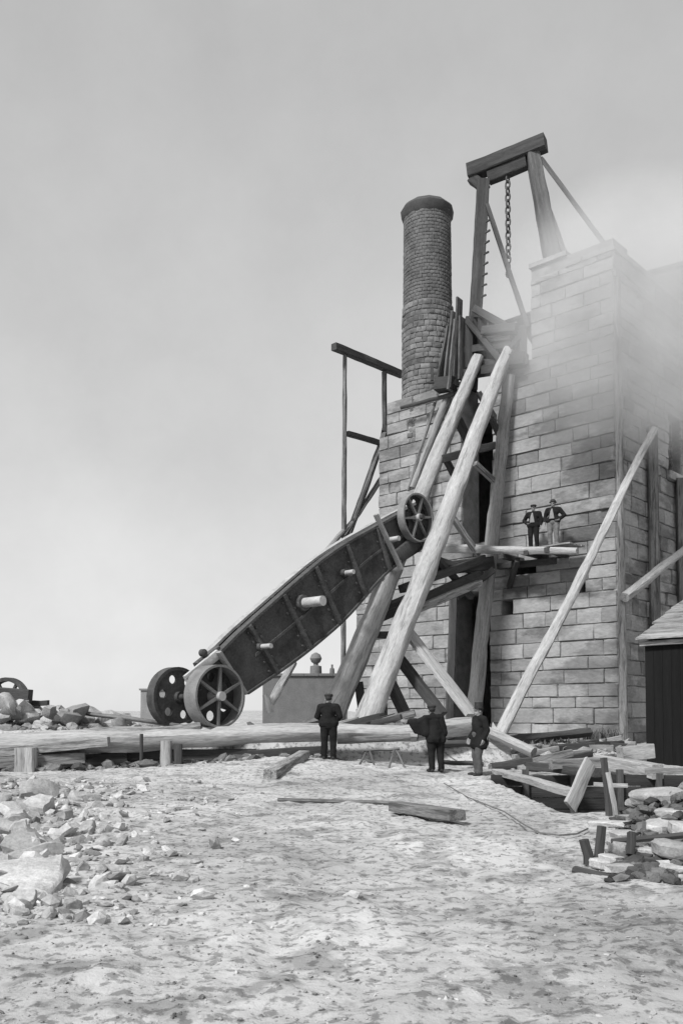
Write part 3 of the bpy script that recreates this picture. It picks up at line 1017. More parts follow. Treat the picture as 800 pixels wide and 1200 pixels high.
# ---- the working stage on the bob wall
stage = thing('hoisting_stage', W(5.2, 0, Z_BOB), 'dark boarded hoisting stage on top of the low wall', 'stage')
def stq(nm, a, b_, ta, tb, wdt, m='tar', tone=1.0, **kw):
    return stick(nm, on_t(a[0], a[1], ta), on_t(b_[0], b_[1], tb), wdt, m=m, parent=stage, tone=tone, kind='sq', **kw)
stq('sole_baulk', (596, 424), (616, 421), -.35, -.25, .5, tone=.9)
stq('sole_baulk', (545, 428), (600, 428), .3, -.1, .4, tone=1.0)
stq('rail', (556, 362), (592, 382), .1, .2, .3, tone=1.3)
stq('rail', (588, 381), (612, 390), .1, -.2, .3, tone=1.1)
for x in (553, 562, 573, 584, 595, 606):
    stq('board', (x + 4, 372 + max(0, x - 560) * .2), (x + 3, 424), .25, .25, .46, tone=rng.uniform(.8, 1.4), h0=.08)
stq('upright', (549, 372), (549, 432), -.1, -.1, .3, tone=.9)
stq('strut', (548, 376), (588, 424), -.25, -.3, .22, tone=.9)
stq('strut', (612, 392), (580, 430), -.3, -.3, .22, tone=.8)
stq('cross_baulk', (540, 440), (584, 432), -.1, -.2, .38, tone=.8)
stq('cross_baulk', (538, 412), (600, 404), .05, -.05, .3, tone=1.0)
stq('windlass_barrel', (566, 388), (606, 384), -.35, -.35, .34, tone=1.3)
stq('post', (613, 384), (613, 428), -.3, -.3, .24, tone=1.1)
stq('cross_rail', (566, 400), (598, 396), -.05, -.1, .16, m='wood', tone=1.0)

# leaning bundle of boards beside the stage
bun = thing('board_bundle', on_t(524, 462, -.5), 'bundle of long dark boards hung upright beside the chimney', 'boards')
for k, (xt, yt, xb, yb, dt, tn) in enumerate(((538, 350, 533, 452, -.35, .8), (532, 366, 522, 455, -.5, 1.1), (527, 384, 514, 450, -.6, .9), (541, 372, 540, 446, -.3, .8), (535, 376, 527, 458, -.62, 1.2))):
    stick('board', on_t(xb, yb, dt - .15), on_t(xt, yt, dt + .25), .40, h0=.09, kind='sq', m='wood', parent=bun, tone=tn * .5, up=tuple(U2))
stick('butt_block', on_t(512, 452, -.7), on_t(532, 449, -.6), .55, kind='sq', m='tar', parent=bun, tone=.8)
stick('hanger', on_t(506, 430, -.5), on_t(506, 446, -.5), .12, kind='sq', m='tar', parent=bun)
stick('ledger_pole', on_t(470, 478, -.55), on_t(532, 461, -.55), .17, m='tar', label='dark thin ledger pole across the foot of the chimney', cat='pole', tone=1.1)

# ================================================================ STAGING LEFT OF THE HOUSE
SL = 14.1
scf = thing('pole_staging', on_s(404, 838, SL), 'gaunt pole staging with top beam standing left of the house', 'staging')
def lst(nm, a, b_, wdt, kind='log', m='wood', s=SL, sb=None, tone=.8):
    return stick(nm, on_s(a[0], a[1], s), on_s(b_[0], b_[1], sb if sb is not None else s), wdt, kind=kind, m=m, parent=scf, tone=tone)
pa = on_s(404, 416, SL); pbm = on_s(402, 800, SL)
stick('post', to_ground(pa, pbm), pa, .27, w1=.2, m='wood', parent=scf, tone=.75)
lst('top_beam', (391, 406), (471, 439), .34, 'sq', 'tar', tone=1.0)
lst('post', (450, 436), (451, 553), .24, tone=.45)
lst('mid_rail', (407, 508), (462, 524), .24, 'sq', 'tar', tone=1.0)
lst('brace', (457, 490), (394, 668), .3, tone=.6)
lst('brace', (452, 553), (402, 628), .26, tone=.5)
lst('brace', (412, 612), (362, 668), .24, tone=1.0)
lst('gusset', (455, 492), (452, 508), .5, 'sq', 'tar')

# ================================================================ CORNER POST, LEANING LOGS, SIDE POSTS
ct = W(-.32, -.28, 0); zt_ = proj
stick('corner_post', (ct.x, ct.y, hgt(ct.x, ct.y) - .2), on_s(709, 330, -.32) if False else (ct.x - .02, ct.y + .02, on_t(710, 330, -.28).z), .30, w1=.24, m='wood', tone=1.0, label='tall slim post standing at the corner of the house', cat='post')
lb0 = P(579, 890, 27.6)
stick('leaning_log', (lb0.x, lb0.y, hgt(lb0.x, lb0.y) - .05), on_s(766, 503, -1.15), .42, w1=.26, wob=.085, tone=1.1, label='long pale log leaning from the ground up past the house corner', cat='log')
stick('leaning_log', on_s(731, 700, -.55), on_s(812, 636, -.75), .36, w1=.3, m='log', tone=1.0, label='short pale log slanting beside the shed roof', cat='log')
for (x, lab, wd_, yt) in ((766, 'squared side post rising from behind the shed roof', .36, 500), (798, 'second squared side post farther along the side wall', .3, 560)):
    pt_ = on_s(x, 700, -.22); top = on_s(x - 4, yt, -.22)
    stick('side_post', (pt_.x, pt_.y, 0), (pt_.x, pt_.y, top.z), wd_, kind='sq', m='wood', tone=.7, label=lab, cat='post')

# ================================================================ LEAN-TO SHED
def shed():
    O = P(757, 893, 26.4); D = 3.1; Wd = 3.4
    g = hgt(O.x, O.y) - .2
    ze = P(757, 752, 26.4).z; zr = ze + 1.5
    def Q(a, b_, z): return Vector((O.x, O.y, 0)) - U2 * a + V2 * b_ + Vector((0, 0, z))
    def qbox(lo, hi):
        V, Fs = box(lo, hi); return [Q(*v) for v in V], Fs
    c = Q(Wd / 2, D / 2, g + .2)
    t = thing('lean_to_shed', c, 'small plank-roofed shed, black boards standing in for its shaded open front', 'shed')
    n = 8
    for k in range(n):
        f0 = k / n; f1 = (k + 1) / n + .04
        b0_ = -.3 + (D + .4) * f0; b1_ = -.3 + (D + .4) * f1
        za = ze + (zr - ze) * f0 + .05; zb_ = ze + (zr - ze) * f1
        xo = -.15 + rng.uniform(-.07, .07)
        V = []
        for (bb, zq) in ((b0_, za), (b1_, zb_)):
            for dz in (0, .05):
                V += [Q(xo, bb, zq + dz), Q(Wd + .2, bb, zq + dz)]
        Fs = [(0, 4, 5, 1), (2, 3, 7, 6), (0, 1, 3, 2), (4, 6, 7, 5), (0, 2, 6, 4), (1, 5, 7, 3)]
        put('roof_plank', V, Fs, 'wood', t, smooth=False, tone=rng.uniform(.9, 1.5), gv=[((v - O).dot(U2), (v - O).dot(V2) + k, v.z) for v in V])
    stick('eave_beam', Q(-.1, -.08, ze - .06), Q(Wd + .1, -.08, ze - .06), .14, kind='sq', m='wood', parent=t, tone=1.4)
    a = 0.0
    while a < Wd - .1:
        V, Fs = qbox((a, 0, g), (a + .255, .03 + rng.uniform(-.006, .006), ze - .13))
        put('shade_board', V, Fs, 'tar', t, smooth=False, tone=rng.uniform(.10, .14), gv=[(v.z, (v - O).dot(U2), a) for v in V])  # near-black boards painted in place of the shaded open interior
        V, Fs = qbox((a, D - .03, g), (a + .255, D, zr - .2))
        put('back_board', V, Fs, 'tar', t, smooth=False, tone=rng.uniform(.5, .9))
        a += .262
    b_ = .04
    while b_ < D - .3:
        zz = ze + (zr - ze) * (b_ / D) - .05
        for a0 in (0, Wd - .12):
            V, Fs = qbox((a0, b_, g), (a0 + .03, b_ + .255, zz))
            put('side_board', V, Fs, 'tar', t, smooth=False, tone=rng.uniform(.5, .9))
        b_ += .262
shed()

# ================================================================ BIG BAULKS ON THE GROUND
b0 = P(-30, 874, 24.3); b1 = P(487, 856, 25.6)
stick('squared_baulk', b0, b1, .62, h0=.62, w1=.44, h1=.44, m='log', kind='log', wob=.085, tone=1.05, label='very long pale timber baulk lying in front of the beam wheels', cat='baulk')
b0 = P(-20, 895, 23.7); b1 = P(100, 888, 24.2)
stick('squared_baulk', (b0.x, b0.y, b0.z), (b1.x, b1.y, b1.z), .3, kind='sq', m='wood', tone=.8, label='short dark baulk beneath the left part of the long one', cat='baulk')
for (a, b_, Y0, Y1, wd_, lab) in (((-20, 897), (150, 889), 24.6, 24.9, .34, 'added dark timber filling the shadow under the long baulk'), ((120, 885), (300, 884), 25.1, 25.2, .3, 'added dark squared timber filling the shadow behind the pegs'), ((290, 884), (384, 878), 25.0, 25.3, .22, 'added thin dark timber filling the shadow under the long baulk near the man')):
    stick('shadow_timber', P(*a, Y0), P(*b_, Y1), wd_, kind='sq', m='tar', tone=.9, label=lab, cat='shadow_timber')  # dark timbers added to fill the shadow strip under the long baulk
for (x, y0_, y1_, Y, wd_, m_, lab) in ((32, 876, 904, 23.7, .5, 'log', 'stubby pale block propping the long baulk'), (166, 860, 886, 24.0, .09, 'tar', 'small dark peg driven in front of the long baulk'), (209, 872, 891, 24.1, .22, 'tar', 'short dark round stake before the long baulk'), (195, 868, 888, 24.2, .3, 'log', 'short pale chock beside the dark round stake')):
    p = P(x, y1_, Y)
    stick('prop_block', (p.x, p.y, hgt(p.x, p.y) - .08), P(x, y0_, Y), wd_, m=m_, kind='sq' if wd_ > .4 else 'log', tone=1.0, label=lab, cat='prop', wob=.005)
for (a, b_, Y0, Y1, wd_, m_, tn, lab) in (
        ((80, 833), (222, 852), 27.5, 26.0, .13, 'wood', .6, 'thin dark rail sloping along the top of the rubble bank'),
        ((345, 851), (395, 838), 25.9, 26.4, .2, 'wood', .8, 'short grey timber lying behind the long baulk'),
        ((316, 826), (343, 778), 29.0, 31.5, .3, 'log', .9, 'leaning prop under the belly of the iron beam'),
        ((318, 835), (311, 814), 28.0, 28.0, .2, 'log', 1.1, 'short pale stub standing behind the lower wheel'),
        ((395, 868), (480, 864), 25.0, 25.2, .2, 'wood', .8, 'thin timber lying under the right end of the long baulk')):
    p0 = P(*a, Y0); p1 = P(*b_, Y1)
    stick('loose_timber', p0, p1, wd_, m=m_, tone=tn, label=lab, cat='timber')
# right half: timbers stacked behind the two men
for (a, b_, Y0, Y1, wd_, m_, tn, lab) in (
        ((486, 858), (552, 850), 25.6, 26.4, .5, 'log', .95, 'thick round log lying behind the men in dark coats'),
        ((500, 872), (560, 871), 24.6, 24.8, .2, 'tar', 1.0, 'dark beam behind the two men at knee height'),
        ((516, 893), (566, 895), 23.4, 23.4, .12, 'tar', 1.0, 'dark thin bar lying by the feet of the hatted man'),
        ((560, 852), (625, 882), 27.0, 25.6, .3, 'log', 1.0, 'pale log slanting down behind the leaning log foot'),
        ((596, 868), (690, 858), 28.5, 30.4, .3, 'tar', 1.1, 'dark baulk lying along the foot of the house wall'),
        ((610, 880), (690, 876), 27.5, 28.6, .26, 'wood', .9, 'grey baulk lying in front of the dark one at the wall')):
    p0 = P(*a, Y0); p1 = P(*b_, Y1)
    stick('loose_timber', p0, p1, wd_, m=m_, tone=tn, label=lab, cat='timber')
# sloping pale board leaning behind the leaning log
p0 = P(578, 850, 26.8); p1 = P(606, 884, 26.2)
bq = MB()
tri = [P(577, 846, 27.0), P(604, 886, 26.6), P(570, 888, 26.6)]
nrm = Vector((0, .06, 0))
bq.add(tri + [t_ + nrm for t_ in tri], [(0, 2, 1), (3, 4, 5), (0, 1, 4, 3), (1, 2, 5, 4), (2, 0, 3, 5)], 1.1)
tag(bq.put('canvas_sheet', 'log', smooth=False), 'pale three-cornered board propped behind the leaning log foot', 'board')

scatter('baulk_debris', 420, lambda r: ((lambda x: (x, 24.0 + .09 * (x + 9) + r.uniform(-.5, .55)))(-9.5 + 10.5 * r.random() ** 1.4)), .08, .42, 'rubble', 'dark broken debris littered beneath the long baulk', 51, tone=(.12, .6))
stick('squared_baulk', P(-25, 884, 23.9), P(128, 869, 24.0), .34, h0=.26, kind='sq', m='wood', wob=.06, tone=1.1, label='rough grey baulk laid against the left part of the long one', cat='baulk')
stick('squared_baulk', P(60, 862, 24.9), P(236, 853, 25.0), .26, kind='sq', m='wood', wob=.06, tone=1.25, label='rough grey baulk lying on top of the long one before the wheels', cat='baulk')
# sawhorse-like iron frames in front of the baulk
def trestle(px, Y, label):
    c = P(px, 890, Y); g = hgt(c.x, c.y)
    t = thing('trestle', (c.x, c.y, g), label, 'trestle')
    stick('rail', (c.x - .45, c.y, g + .42), (c.x + .5, c.y + .1, g + .45), .07, m='wood', parent=t, tone=.6)
    for (dx, ex) in ((-.35, -.6), (-.3, -.15), (.35, .2), (.4, .62)):
        stick('leg', (c.x + ex, c.y - .12, g - .03), (c.x + dx, c.y + .02, g + .43), .05, m='wood', parent=t, tone=.6)
trestle(446, 23.4, 'small thin-legged trestle in front of the long baulk')

# ================================================================ SHORED HOLLOW AND PLANKS (right)
def flatp(px, py, dz=0.0, z=0.0):
    """point where the ray meets height z"""
    d = ray(px, py); k = (z - EYE.z) / d.z
    p = EYE + d * k
    return Vector((p.x, p.y, z + dz))
def loose(name, a, b_, wd_, m_, tn, lab, za=.1, zb_=.1, cat='plank', kind='sq', h=None, **kw):
    p0 = flatp(*a, z=za); p1 = flatp(*b_, z=zb_)
    return stick(name, p0, p1, wd_, h0=h or wd_, kind=kind, m=m_, tone=tn, label=lab, cat=cat, **kw)
loose('loose_plank', (583, 904), (672, 929), .3, 'log', 1.05, 'pale plank lying flat towards the shored hollow', .10, .12, h=.12)
p0 = P(667, 946, 14.4); p1 = P(691, 893, 14.9)
stick('leaning_board', p0, p1, .26, h0=.06, kind='sq', m='log', tone=1.1, label='pale short board leaning up at the edge of the hollow', cat='board', up=(0.6, -1, 0))
p0 = P(714, 962, 13.6); p1 = P(707, 888, 13.7)
stick('stake', p0, p1, .11, m='tar', tone=1.0, label='dark stake standing beside the leaning pale board', cat='stake')
p0 = P(722, 962, 13.2); p1 = P(712, 905, 13.3)
stick('stake', p0, p1, .07, m='log', tone=.9, label='thin pale stake at the edge of the shored hollow', cat='stake')
# lining of the hollow
hol = thing('pit_shoring', (5.6, PIT[3], -.6), 'dark plank shoring lining the far side of the hollow', 'shoring')
for k in range(4):
    stick('shoring_plank', (PIT[0] - .2, PIT[3] - .35 - .02 * k, -.85 + k * .27), (PIT[1] + .5, PIT[3] - .3 - .02 * k, -.85 + k * .27), .07, h0=.25, kind='sq', m='tar', parent=hol, tone=rng.uniform(.5, 1.0))
for x in (4.3, 5.4, 6.5, 7.4):
    stick('shoring_post', (x, PIT[3] - .5, -1.1), (x, PIT[3] - .45, .22), .14, kind='sq', m='tar', parent=hol, tone=1.2)
for (a, b_, Y0, Y1, wd_, m_, tn, lab) in (
        ((645, 896), (700, 893), 20.6, 20.9, .22, 'wood', .9, 'grey baulk along the back edge of the hollow'),
        ((700, 893), (770, 904), 23.0, 21.0, .34, 'log', 1.0, 'pale broad timber lying before the shed'),
        ((726, 884), (762, 880), 25.2, 25.4, .4, 'log', .95, 'pale short timber at the foot of the shed'),
        ((695, 919), (735, 921), 17.8, 17.6, .08, 'log', 1.1, 'thin pale batten spanning the hollow'),
        ((755, 903), (815, 903), 19.8, 19.4, .12, 'wood', 1.0, 'dark grey rail in front of the shed'),
        ((620, 897), (700, 906), 22.0, 19.5, .2, 'tar', 1.2, 'dark timber along the left lip of the hollow')):
    p0 = P(*a, Y0); p1 = P(*b_, Y1)
    stick('loose_timber', p0, p1, wd_, m=m_, tone=tn, label=lab, cat='timber', kind='sq')

# stone heap with slabs, foreground right
rs = random.Random(5)
HEAP = [  # px, py(bottom), Y, width, depth, height, z above ground
    (770, 945, 11.6, 1.25, .8, .30), (712, 970, 10.8, .70, .5, .13), (742, 962, 11.0, .55, .5, .12), (784, 962, 10.6, .6, .5, .22),
    (775, 985, 10.0, .75, .6, .36), (735, 985, 10.2, .7, .5, .18), (802, 985, 9.6, .5, .5, .25), (728, 1004, 9.6, .55, .45, .28),
    (760, 1008, 9.3, .60, .45, .2), (790, 1010, 9.0, .5, .4, .3), (745, 1026, 8.8, .95, .5, .16), (705, 1018, 9.2, .4, .35, .16),
    (790, 1030, 8.6, .55, .4, .22), (765, 1035, 8.5, .5, .4, .14), (725, 1044, 8.3, .3, .25, .1), (782, 1050, 8.1, .35, .25, .12),
    (748, 948, 12.0, .5, .5, .2), (768, 972, 10.6, .6, .4, .10), (718, 990, 10.1, .4, .35, .10), (752, 995, 9.8, .4, .4, .12), (786, 996, 9.5, .6, .4, .10), (772, 1020, 8.9, .35, .3, .12), (806, 1015, 9.0, .5, .4, .12), (715, 1008, 9.3, .3, .3, .09), (690, 1030, 8.9, .25, .25, .1), (800, 940, 12.5, .8, .6, .3), (812, 1045, 8.3, .5, .4, .25)]
for (px, py, Y, a, b_, c) in HEAP:
    p = P(px, py, Y)
    tn = rs.uniform(.55, 1.0); kd = ('broad ' if a > .58 else 'small ') + ('pale' if tn > .78 else 'grey')
    rock_at('heap_stone', (p.x, p.y, p.z), (a * .78, b_ * .75, c * .62), rs, kd + ' stone slab in the heap beside the pegs', 'stone', kd + ' slabs heaped beside the pegs', flat=.10, tone=tn, sink=.02, lib=SLABS)
# infill rubble under the slabs so that none floats
def heap_area(r):
    y = r.uniform(8.2, 12.8)
    return r.uniform(.305, .43) * y + r.uniform(-.1, .25), y
def heap():
    r = random.Random(8); Vs = []; Fs = []; Ts = []; k = 0
    for _ in range(1500):
        x, y = heap_area(r)
        lim = .05 + .42 * sm(8.3, 11.2, y) * sm(.30, .345, x / y)
        V, f = LOWROCK[r.randrange(8)]
        s = r.uniform(.06, .2)
        q = (V * np.array([s * 1.3, s, s * .7]) / 2) @ rotm(r, .3).T + np.array([x, y, hgt(x, y) + r.random() * lim])
        Vs.append(q); Fs += [tuple(i + k for i in g) for g in f]; Ts += [r.uniform(.08, .35)] * len(q); k += len(q)  # low tone paints the shaded gaps between the slabs
    tag(put('rubble_fill', np.concatenate(Vs), Fs, 'rubble', None, smooth=False, tone=Ts, origin=(0, 0, 0)), 'small rubble toned dark as shaded gaps among the pale slabs', None, kind='stuff')
heap()
for (a, b_, Y, wd_, lab) in (((690, 1012), (684, 984), 9.3, .1, 'short dark peg left of the slab heap'), ((700, 1010), (704, 968), 9.4, .1, 'taller dark peg against the slab heap')):
    stick('peg', P(*a, Y), P(*b_, Y), wd_, m='tar', label=lab, cat='peg', tone=.9)
stick('bar', P(716, 986, 9.6), P(812, 978, 9.2), .06, m='tar', label='thin dark bar laid across the slab heap', cat='bar', tone=.9)
stick('loose_timber', P(672, 1020, 8.9), P(735, 1036, 8.5), .1, m='tar', label='dark half-buried timber along the foot of the slab heap', cat='timber', tone=1.0)
stick('bar', P(738, 1002, 9.2), P(740, 976, 9.3), .09, m='tar', label='dark upright post end within the slab heap', cat='post', tone=.9)

# timbers lying on the open ground
g0_ = flatp(464, 948, z=.05); g1_ = flatp(536, 964, z=.05)
stick('box_timber', (g0_.x, g0_.y, hgt(g0_.x, g0_.y) + .1), (g1_.x, g1_.y, hgt(g1_.x, g1_.y) + .12), .26, h0=.15, kind='sq', m='wood', tone=.7, label='squared grey timber lying alone on the open ground', cat='timber')
p0 = flatp(326, 936, z=.03); p1 = flatp(466, 942, z=.03)
stick('thin_pole', (p0.x, p0.y, hgt(p0.x, p0.y) + .03), (p1.x, p1.y, hgt(p1.x, p1.y) + .03), .07, m='wood', tone=.7, label='thin pole lying flat, pointing to the squared grey timber', cat='pole')
p0 = flatp(316, 903, z=.25); p1 = flatp(356, 886, z=.4)
stick('loose_plank', (p0.x, p0.y, hgt(p0.x, p0.y) + .1), (p1.x, p1.y, hgt(p1.x, p1.y) + .12), .3, h0=.2, kind='sq', m='wood', tone=1.1, label='short plank on the ground before the man with his back turned', cat='plank')

# rope trailing over the ground
def tube(pts, r, k=6):
    V = []; Fs = []
    n = len(pts)
    for i, p in enumerate(pts):
        d = (pts[min(i + 1, n - 1)] - pts[max(i - 1, 0)])
        d, a, b_ = frame(d)
        for j in range(k):
            t = 2 * math.pi * j / k
            V.append(p + (a * math.cos(t) + b_ * math.sin(t)) * r)
    for i in range(n - 1):
        for j in range(k):
            Fs.append((i * k + j, i * k + (j + 1) % k, (i + 1) * k + (j + 1) % k, (i + 1) * k + j))
    return V, Fs
def rope(pxs, r, lab, dz=.02):
    pts = []
    for i in range(len(pxs) - 1):
        for q in range(8):
            f = q / 8
            p = flatp(pxs[i][0] + (pxs[i + 1][0] - pxs[i][0]) * f, pxs[i][1] + (pxs[i + 1][1] - pxs[i][1]) * f, z=0)
            pts.append(Vector((p.x, p.y, hgt(p.x, p.y, False) + dz + .035)))
    tag(put('rope', *tube(pts, r), 'rope'), lab, 'rope')
rope([(520, 921), (548, 938), (570, 947), (590, 955), (612, 970), (632, 981), (655, 984), (676, 982), (690, 975)], .011, 'thin rope trailing over the ground to the pegs')
rope([(430, 890), (445, 882), (470, 884), (490, 893), (515, 897), (545, 898)], .015, 'dark rope lying loose by the feet of the two men')

# ================================================================ LEFT FOREGROUND RUBBLE
rl = random.Random(11)
LABL = 'pale angular rubble stone in the scatter left of the path'
n = 0
for _ in range(900):
    if n >= 220: break
    px = rl.uniform(-40, 160); py = rl.uniform(922, 1045)
    lim = 150 - (py - 925) * .55 if py > 960 else 150
    if px > lim + rl.gauss(0, 14): continue
    p = flatp(px, py, z=.2)
    if p.y < 5: continue
    big = False
    s = (rl.uniform(8, 22) if rl.random() < .75 else rl.uniform(22, 40)) * (1.0 if px < 70 else .72) / F * p.y
    big = s > 19.0 / F * p.y; tn = rl.uniform(.6, 1.12)
    LABL = ('large ' if big else 'small ') + ('pale' if tn > .86 else 'grey') + ' angular rubble stone in the scatter left of the path'
    rock_at('rubble_stone', (p.x, p.y, hgt(p.x, p.y) - .02), (s * rl.uniform(.9, 1.5), s * rl.uniform(.7, 1.2), s * rl.uniform(.35, .8)), rl, LABL, 'rock', ('large ' if big else 'small ') + ('pale' if tn > .86 else 'grey') + ' rubble left of the path', flat=.45, tone=tn, sink=.6, lib=SLABS + ROCKS[:4])
    n += 1
p = flatp(24, 1046, z=.05)
rock_at('boulder', (p.x, p.y + .35, hgt(p.x, p.y) - .1), (.9, .65, .24), random.Random(4), 'large smooth pale boulder at the near edge of the rubble', 'boulder', flat=.2, tone=1.0, lib=SLABS)
scatter('rubble_chips', 1500, lambda r: ((lambda y: ((-.42 + abs(r.gauss(0, .12))) * y, y))(r.uniform(6.5, 20))), .04, .2, 'rubble', 'small broken chips between the left rubble stones', 17, tone=(.4, 1.2))

# rubble bank on the left skyline
def bank():
    r = random.Random(13)
    for i in range(80):
        px = r.uniform(-20, 150); Y = r.uniform(26.5, 30)
        c = P(px, 845, Y)
        hh = 1.0 * sm(170, 30, px)
        s = r.uniform(.25, .75)
        z = hgt(c.x, c.y) + r.random() * .55 * (.3 + .7 * sm(160, 20, px))
        rock_at('bank_stone', (c.x, c.y, z - .1), (s * 1.3, s, s * .8), r, 'rough stone heaped in the rubble bank on the skyline', 'rock', 'stones of the rubble bank', flat=.5, tone=r.uniform(.4, 1.05))
bank()
scatter('bank_rubble', 900, lambda r: ((lambda y: ((-.42 + abs(r.gauss(0, .12))) * y, y))(r.uniform(26, 31))), .12, .5, 'rubble', 'small loose rubble filling the bank on the skyline', 19, tone=(.25, .9))

# old pulley wheel lying on the bank at the left edge
pw = P(9, 824, 28.6)
pul = thing('winding_wheel', (pw.x, pw.y, pw.z - .9), 'dark old winding wheel half buried in the rubble bank', 'wheel')
axw = Vector((-.35, -1, 0)).normalized()
put('rim', *ring(pw, axw, .82, .70, .22), 'iron', pul, tone=1.3)
put('hub', *cyl(pw - axw * .2, pw + axw * .25, .13), 'iron', pul)
d_, a_, b__ = frame(axw)
for k in range(6):
    e = a_ * math.cos(k * 1.047) + b__ * math.sin(k * 1.047)
    put('spoke', *timber(pw + e * .1, pw + e * .74, .09, kind='sq', wob=0)[:2], 'iron', pul, tone=1.2)
stick('cross_bearer', P(-25, 812, 28.0), P(36, 816, 28.0), .42, kind='sq', m='tar', label='thick dark bearer lying across the old winding wheel', cat='baulk', tone=1.0)
stick('loose_timber', P(-25, 836, 27.4), P(35, 826, 27.9), .3, kind='sq', m='wood', label='grey timber lying on the bank below the dark bearer', cat='timber', tone=.8)
stick('loose_timber', P(30, 824, 28.3), P(57, 824, 28.2), .16, kind='sq', m='tar', label='small dark timber end poking from the bank by the wheel', cat='timber', tone=.9)

# distant hut and low wall with finial
c = P(178, 838, 60); hz0 = hgt(c.x, c.y)
hut = thing('distant_hut', (c.x, c.y, hz0), 'small grey hut far behind the disc wheel', 'hut')
hzt = P(178, 809, 60).z
V, Fs = box((c.x - .75, c.y, hz0 - .2), (c.x + .9, c.y + 2.2, hzt))
put('wall', V, Fs, 'hut', hut, smooth=False)
V, Fs = box((c.x - .85, c.y - .1, hzt), (c.x + 1.0, c.y + 2.3, hzt + .12))
put('roof', V, Fs, 'hut', hut, smooth=False, tone=.8)
put('door', *box((c.x + .2, c.y - .03, hz0 - .1), (c.x + .75, c.y + .01, hz0 + 1.5)), 'tar', hut, smooth=False)

c0 = P(322, 838, 44); c1 = P(407, 838, 44)
hw = hgt(c0.x, c0.y)
bw_ = thing('boiler_setting', ((c0.x + c1.x) / 2, 44, hw), 'low grey masonry boiler setting glimpsed beneath the iron beam', 'boiler')
zt2 = P(360, 792, 44).z
V, Fs = box((c0.x - .6, 44, hw - .2), (c1.x, 46.5, zt2))
put('wall', V, Fs, 'hut', bw_, smooth=False, tone=.6)
x = c0.x - .65
while x < c1.x:
    put('coping_stone', *box((x, 43.9, zt2), (x + .68, 46.6, zt2 + .12)), 'hut', bw_, smooth=False, tone=rng.uniform(.55, .75))
    x += .7
q = P(370, 790, 44.8)
put('valve_dome', *lathe((q.x, q.y, zt2 + .1), [(0, .30), (.42, .28), (.46, .12), (.55, .12), (.62, .22), (.8, .30), (1.0, .22), (1.1, .05)], 18), 'hut', bw_, tone=.7)
q = P(389, 790, 44.8)
put('valve_lever', *lathe((q.x, q.y, zt2 + .1), [(0, .13), (.3, .11), (.34, .05), (.5, .05)], 12), 'hut', bw_, tone=.6)

# weeds along the foot of the wall
def weeds(px, Y, n, h, label, seed):
    r = random.Random(seed)
    c = P(px, 870, Y); b_ = MB()
    for _ in range(n):
        x = c.x + r.gauss(0, .32); y = c.y + r.gauss(0, .2); g = hgt(x, y) - .05
        hh = h * r.uniform(.4, 1.1); lean = Vector((r.gauss(0, .25), r.gauss(0, .25), 1)) * hh
        wv = Vector((r.uniform(-1, 1), r.uniform(-1, 1), 0)).normalized() * r.uniform(.015, .04)
        p0 = Vector((x, y, g)); p1 = p0 + lean * .6; p2 = p0 + lean + Vector((r.gauss(0, .08), r.gauss(0, .08), -.05))
        b_.add([p0 - wv, p0 + wv, p1 + wv * 1.3, p1 - wv * 1.3, p2], [(0, 1, 2, 3), (3, 2, 4)], r.uniform(.6, 1.5))
    t = thing('weed_clump', (c.x, c.y, hgt(c.x, c.y)), label, 'plant')
    o = b_.put('leaf_blades', 'weed', t, smooth=False); o["kind"] = 'stuff'
weeds(706, 31.6, 200, .7, 'dark weed clump at the foot of the corner post', 1)
weeds(655, 29.0, 120, .4, 'dark low weeds growing along the foot of the house wall', 2)
weeds(628, 27.4, 90, .35, 'small dark weeds beside the foot of the leaning log', 3)
scatter('wall_rubble', 500, lambda r: ((lambda y: ((r.uniform(.19, .32)) * y, y))(r.uniform(24, 31))), .1, .45, 'rubble', 'loose rubble spread along the foot of the house wall', 29, tone=(.25, .9))

ro = random.Random(77)
for k in range(34):
    px = ro.uniform(590, 740); Y = ro.uniform(24.5, 30.5)
    c = P(px, 870, Y); g = hgt(c.x, c.y)
    a_o = ro.uniform(-.6, .6); ln = ro.uniform(.4, 1.7)
    d = Vector((math.cos(a_o), math.sin(a_o), ro.uniform(-.08, .25))) * ln / 2
    wd_ = ro.uniform(.08, .24)
    z = g + wd_ * .4 + abs(d.z)
    stick('timber_offcut', Vector((c.x, c.y, z)) - d, Vector((c.x, c.y, z)) + d, wd_, m=ro.choice(('wood', 'tar', 'log')), kind='sq', tone=ro.uniform(.6, 1.1), rs=ro, label='broken timber offcut in the debris along the wall foot', cat='offcut', group='offcuts along the wall foot')
for k in range(16):
    px = ro.uniform(400, 560); Y = ro.uniform(26.2, 28.5)
    c = P(px, 870, Y); g = hgt(c.x, c.y)
    a_o = ro.uniform(-.7, .7); ln = ro.uniform(.6, 2.0)
    d = Vector((math.cos(a_o), math.sin(a_o), ro.uniform(-.08, .3))) * ln / 2
    wd_ = ro.uniform(.1, .28)
    z = g + wd_ * .4 + abs(d.z)
    stick('timber_offcut', Vector((c.x, c.y, z)) - d, Vector((c.x, c.y, z)) + d, wd_, m=ro.choice(('wood', 'tar', 'tar')), kind='sq', tone=ro.uniform(.6, 1.1), rs=ro, label='loose timber offcut lying between the skid feet and the doorway', cat='offcut', group='offcuts by the skid feet')

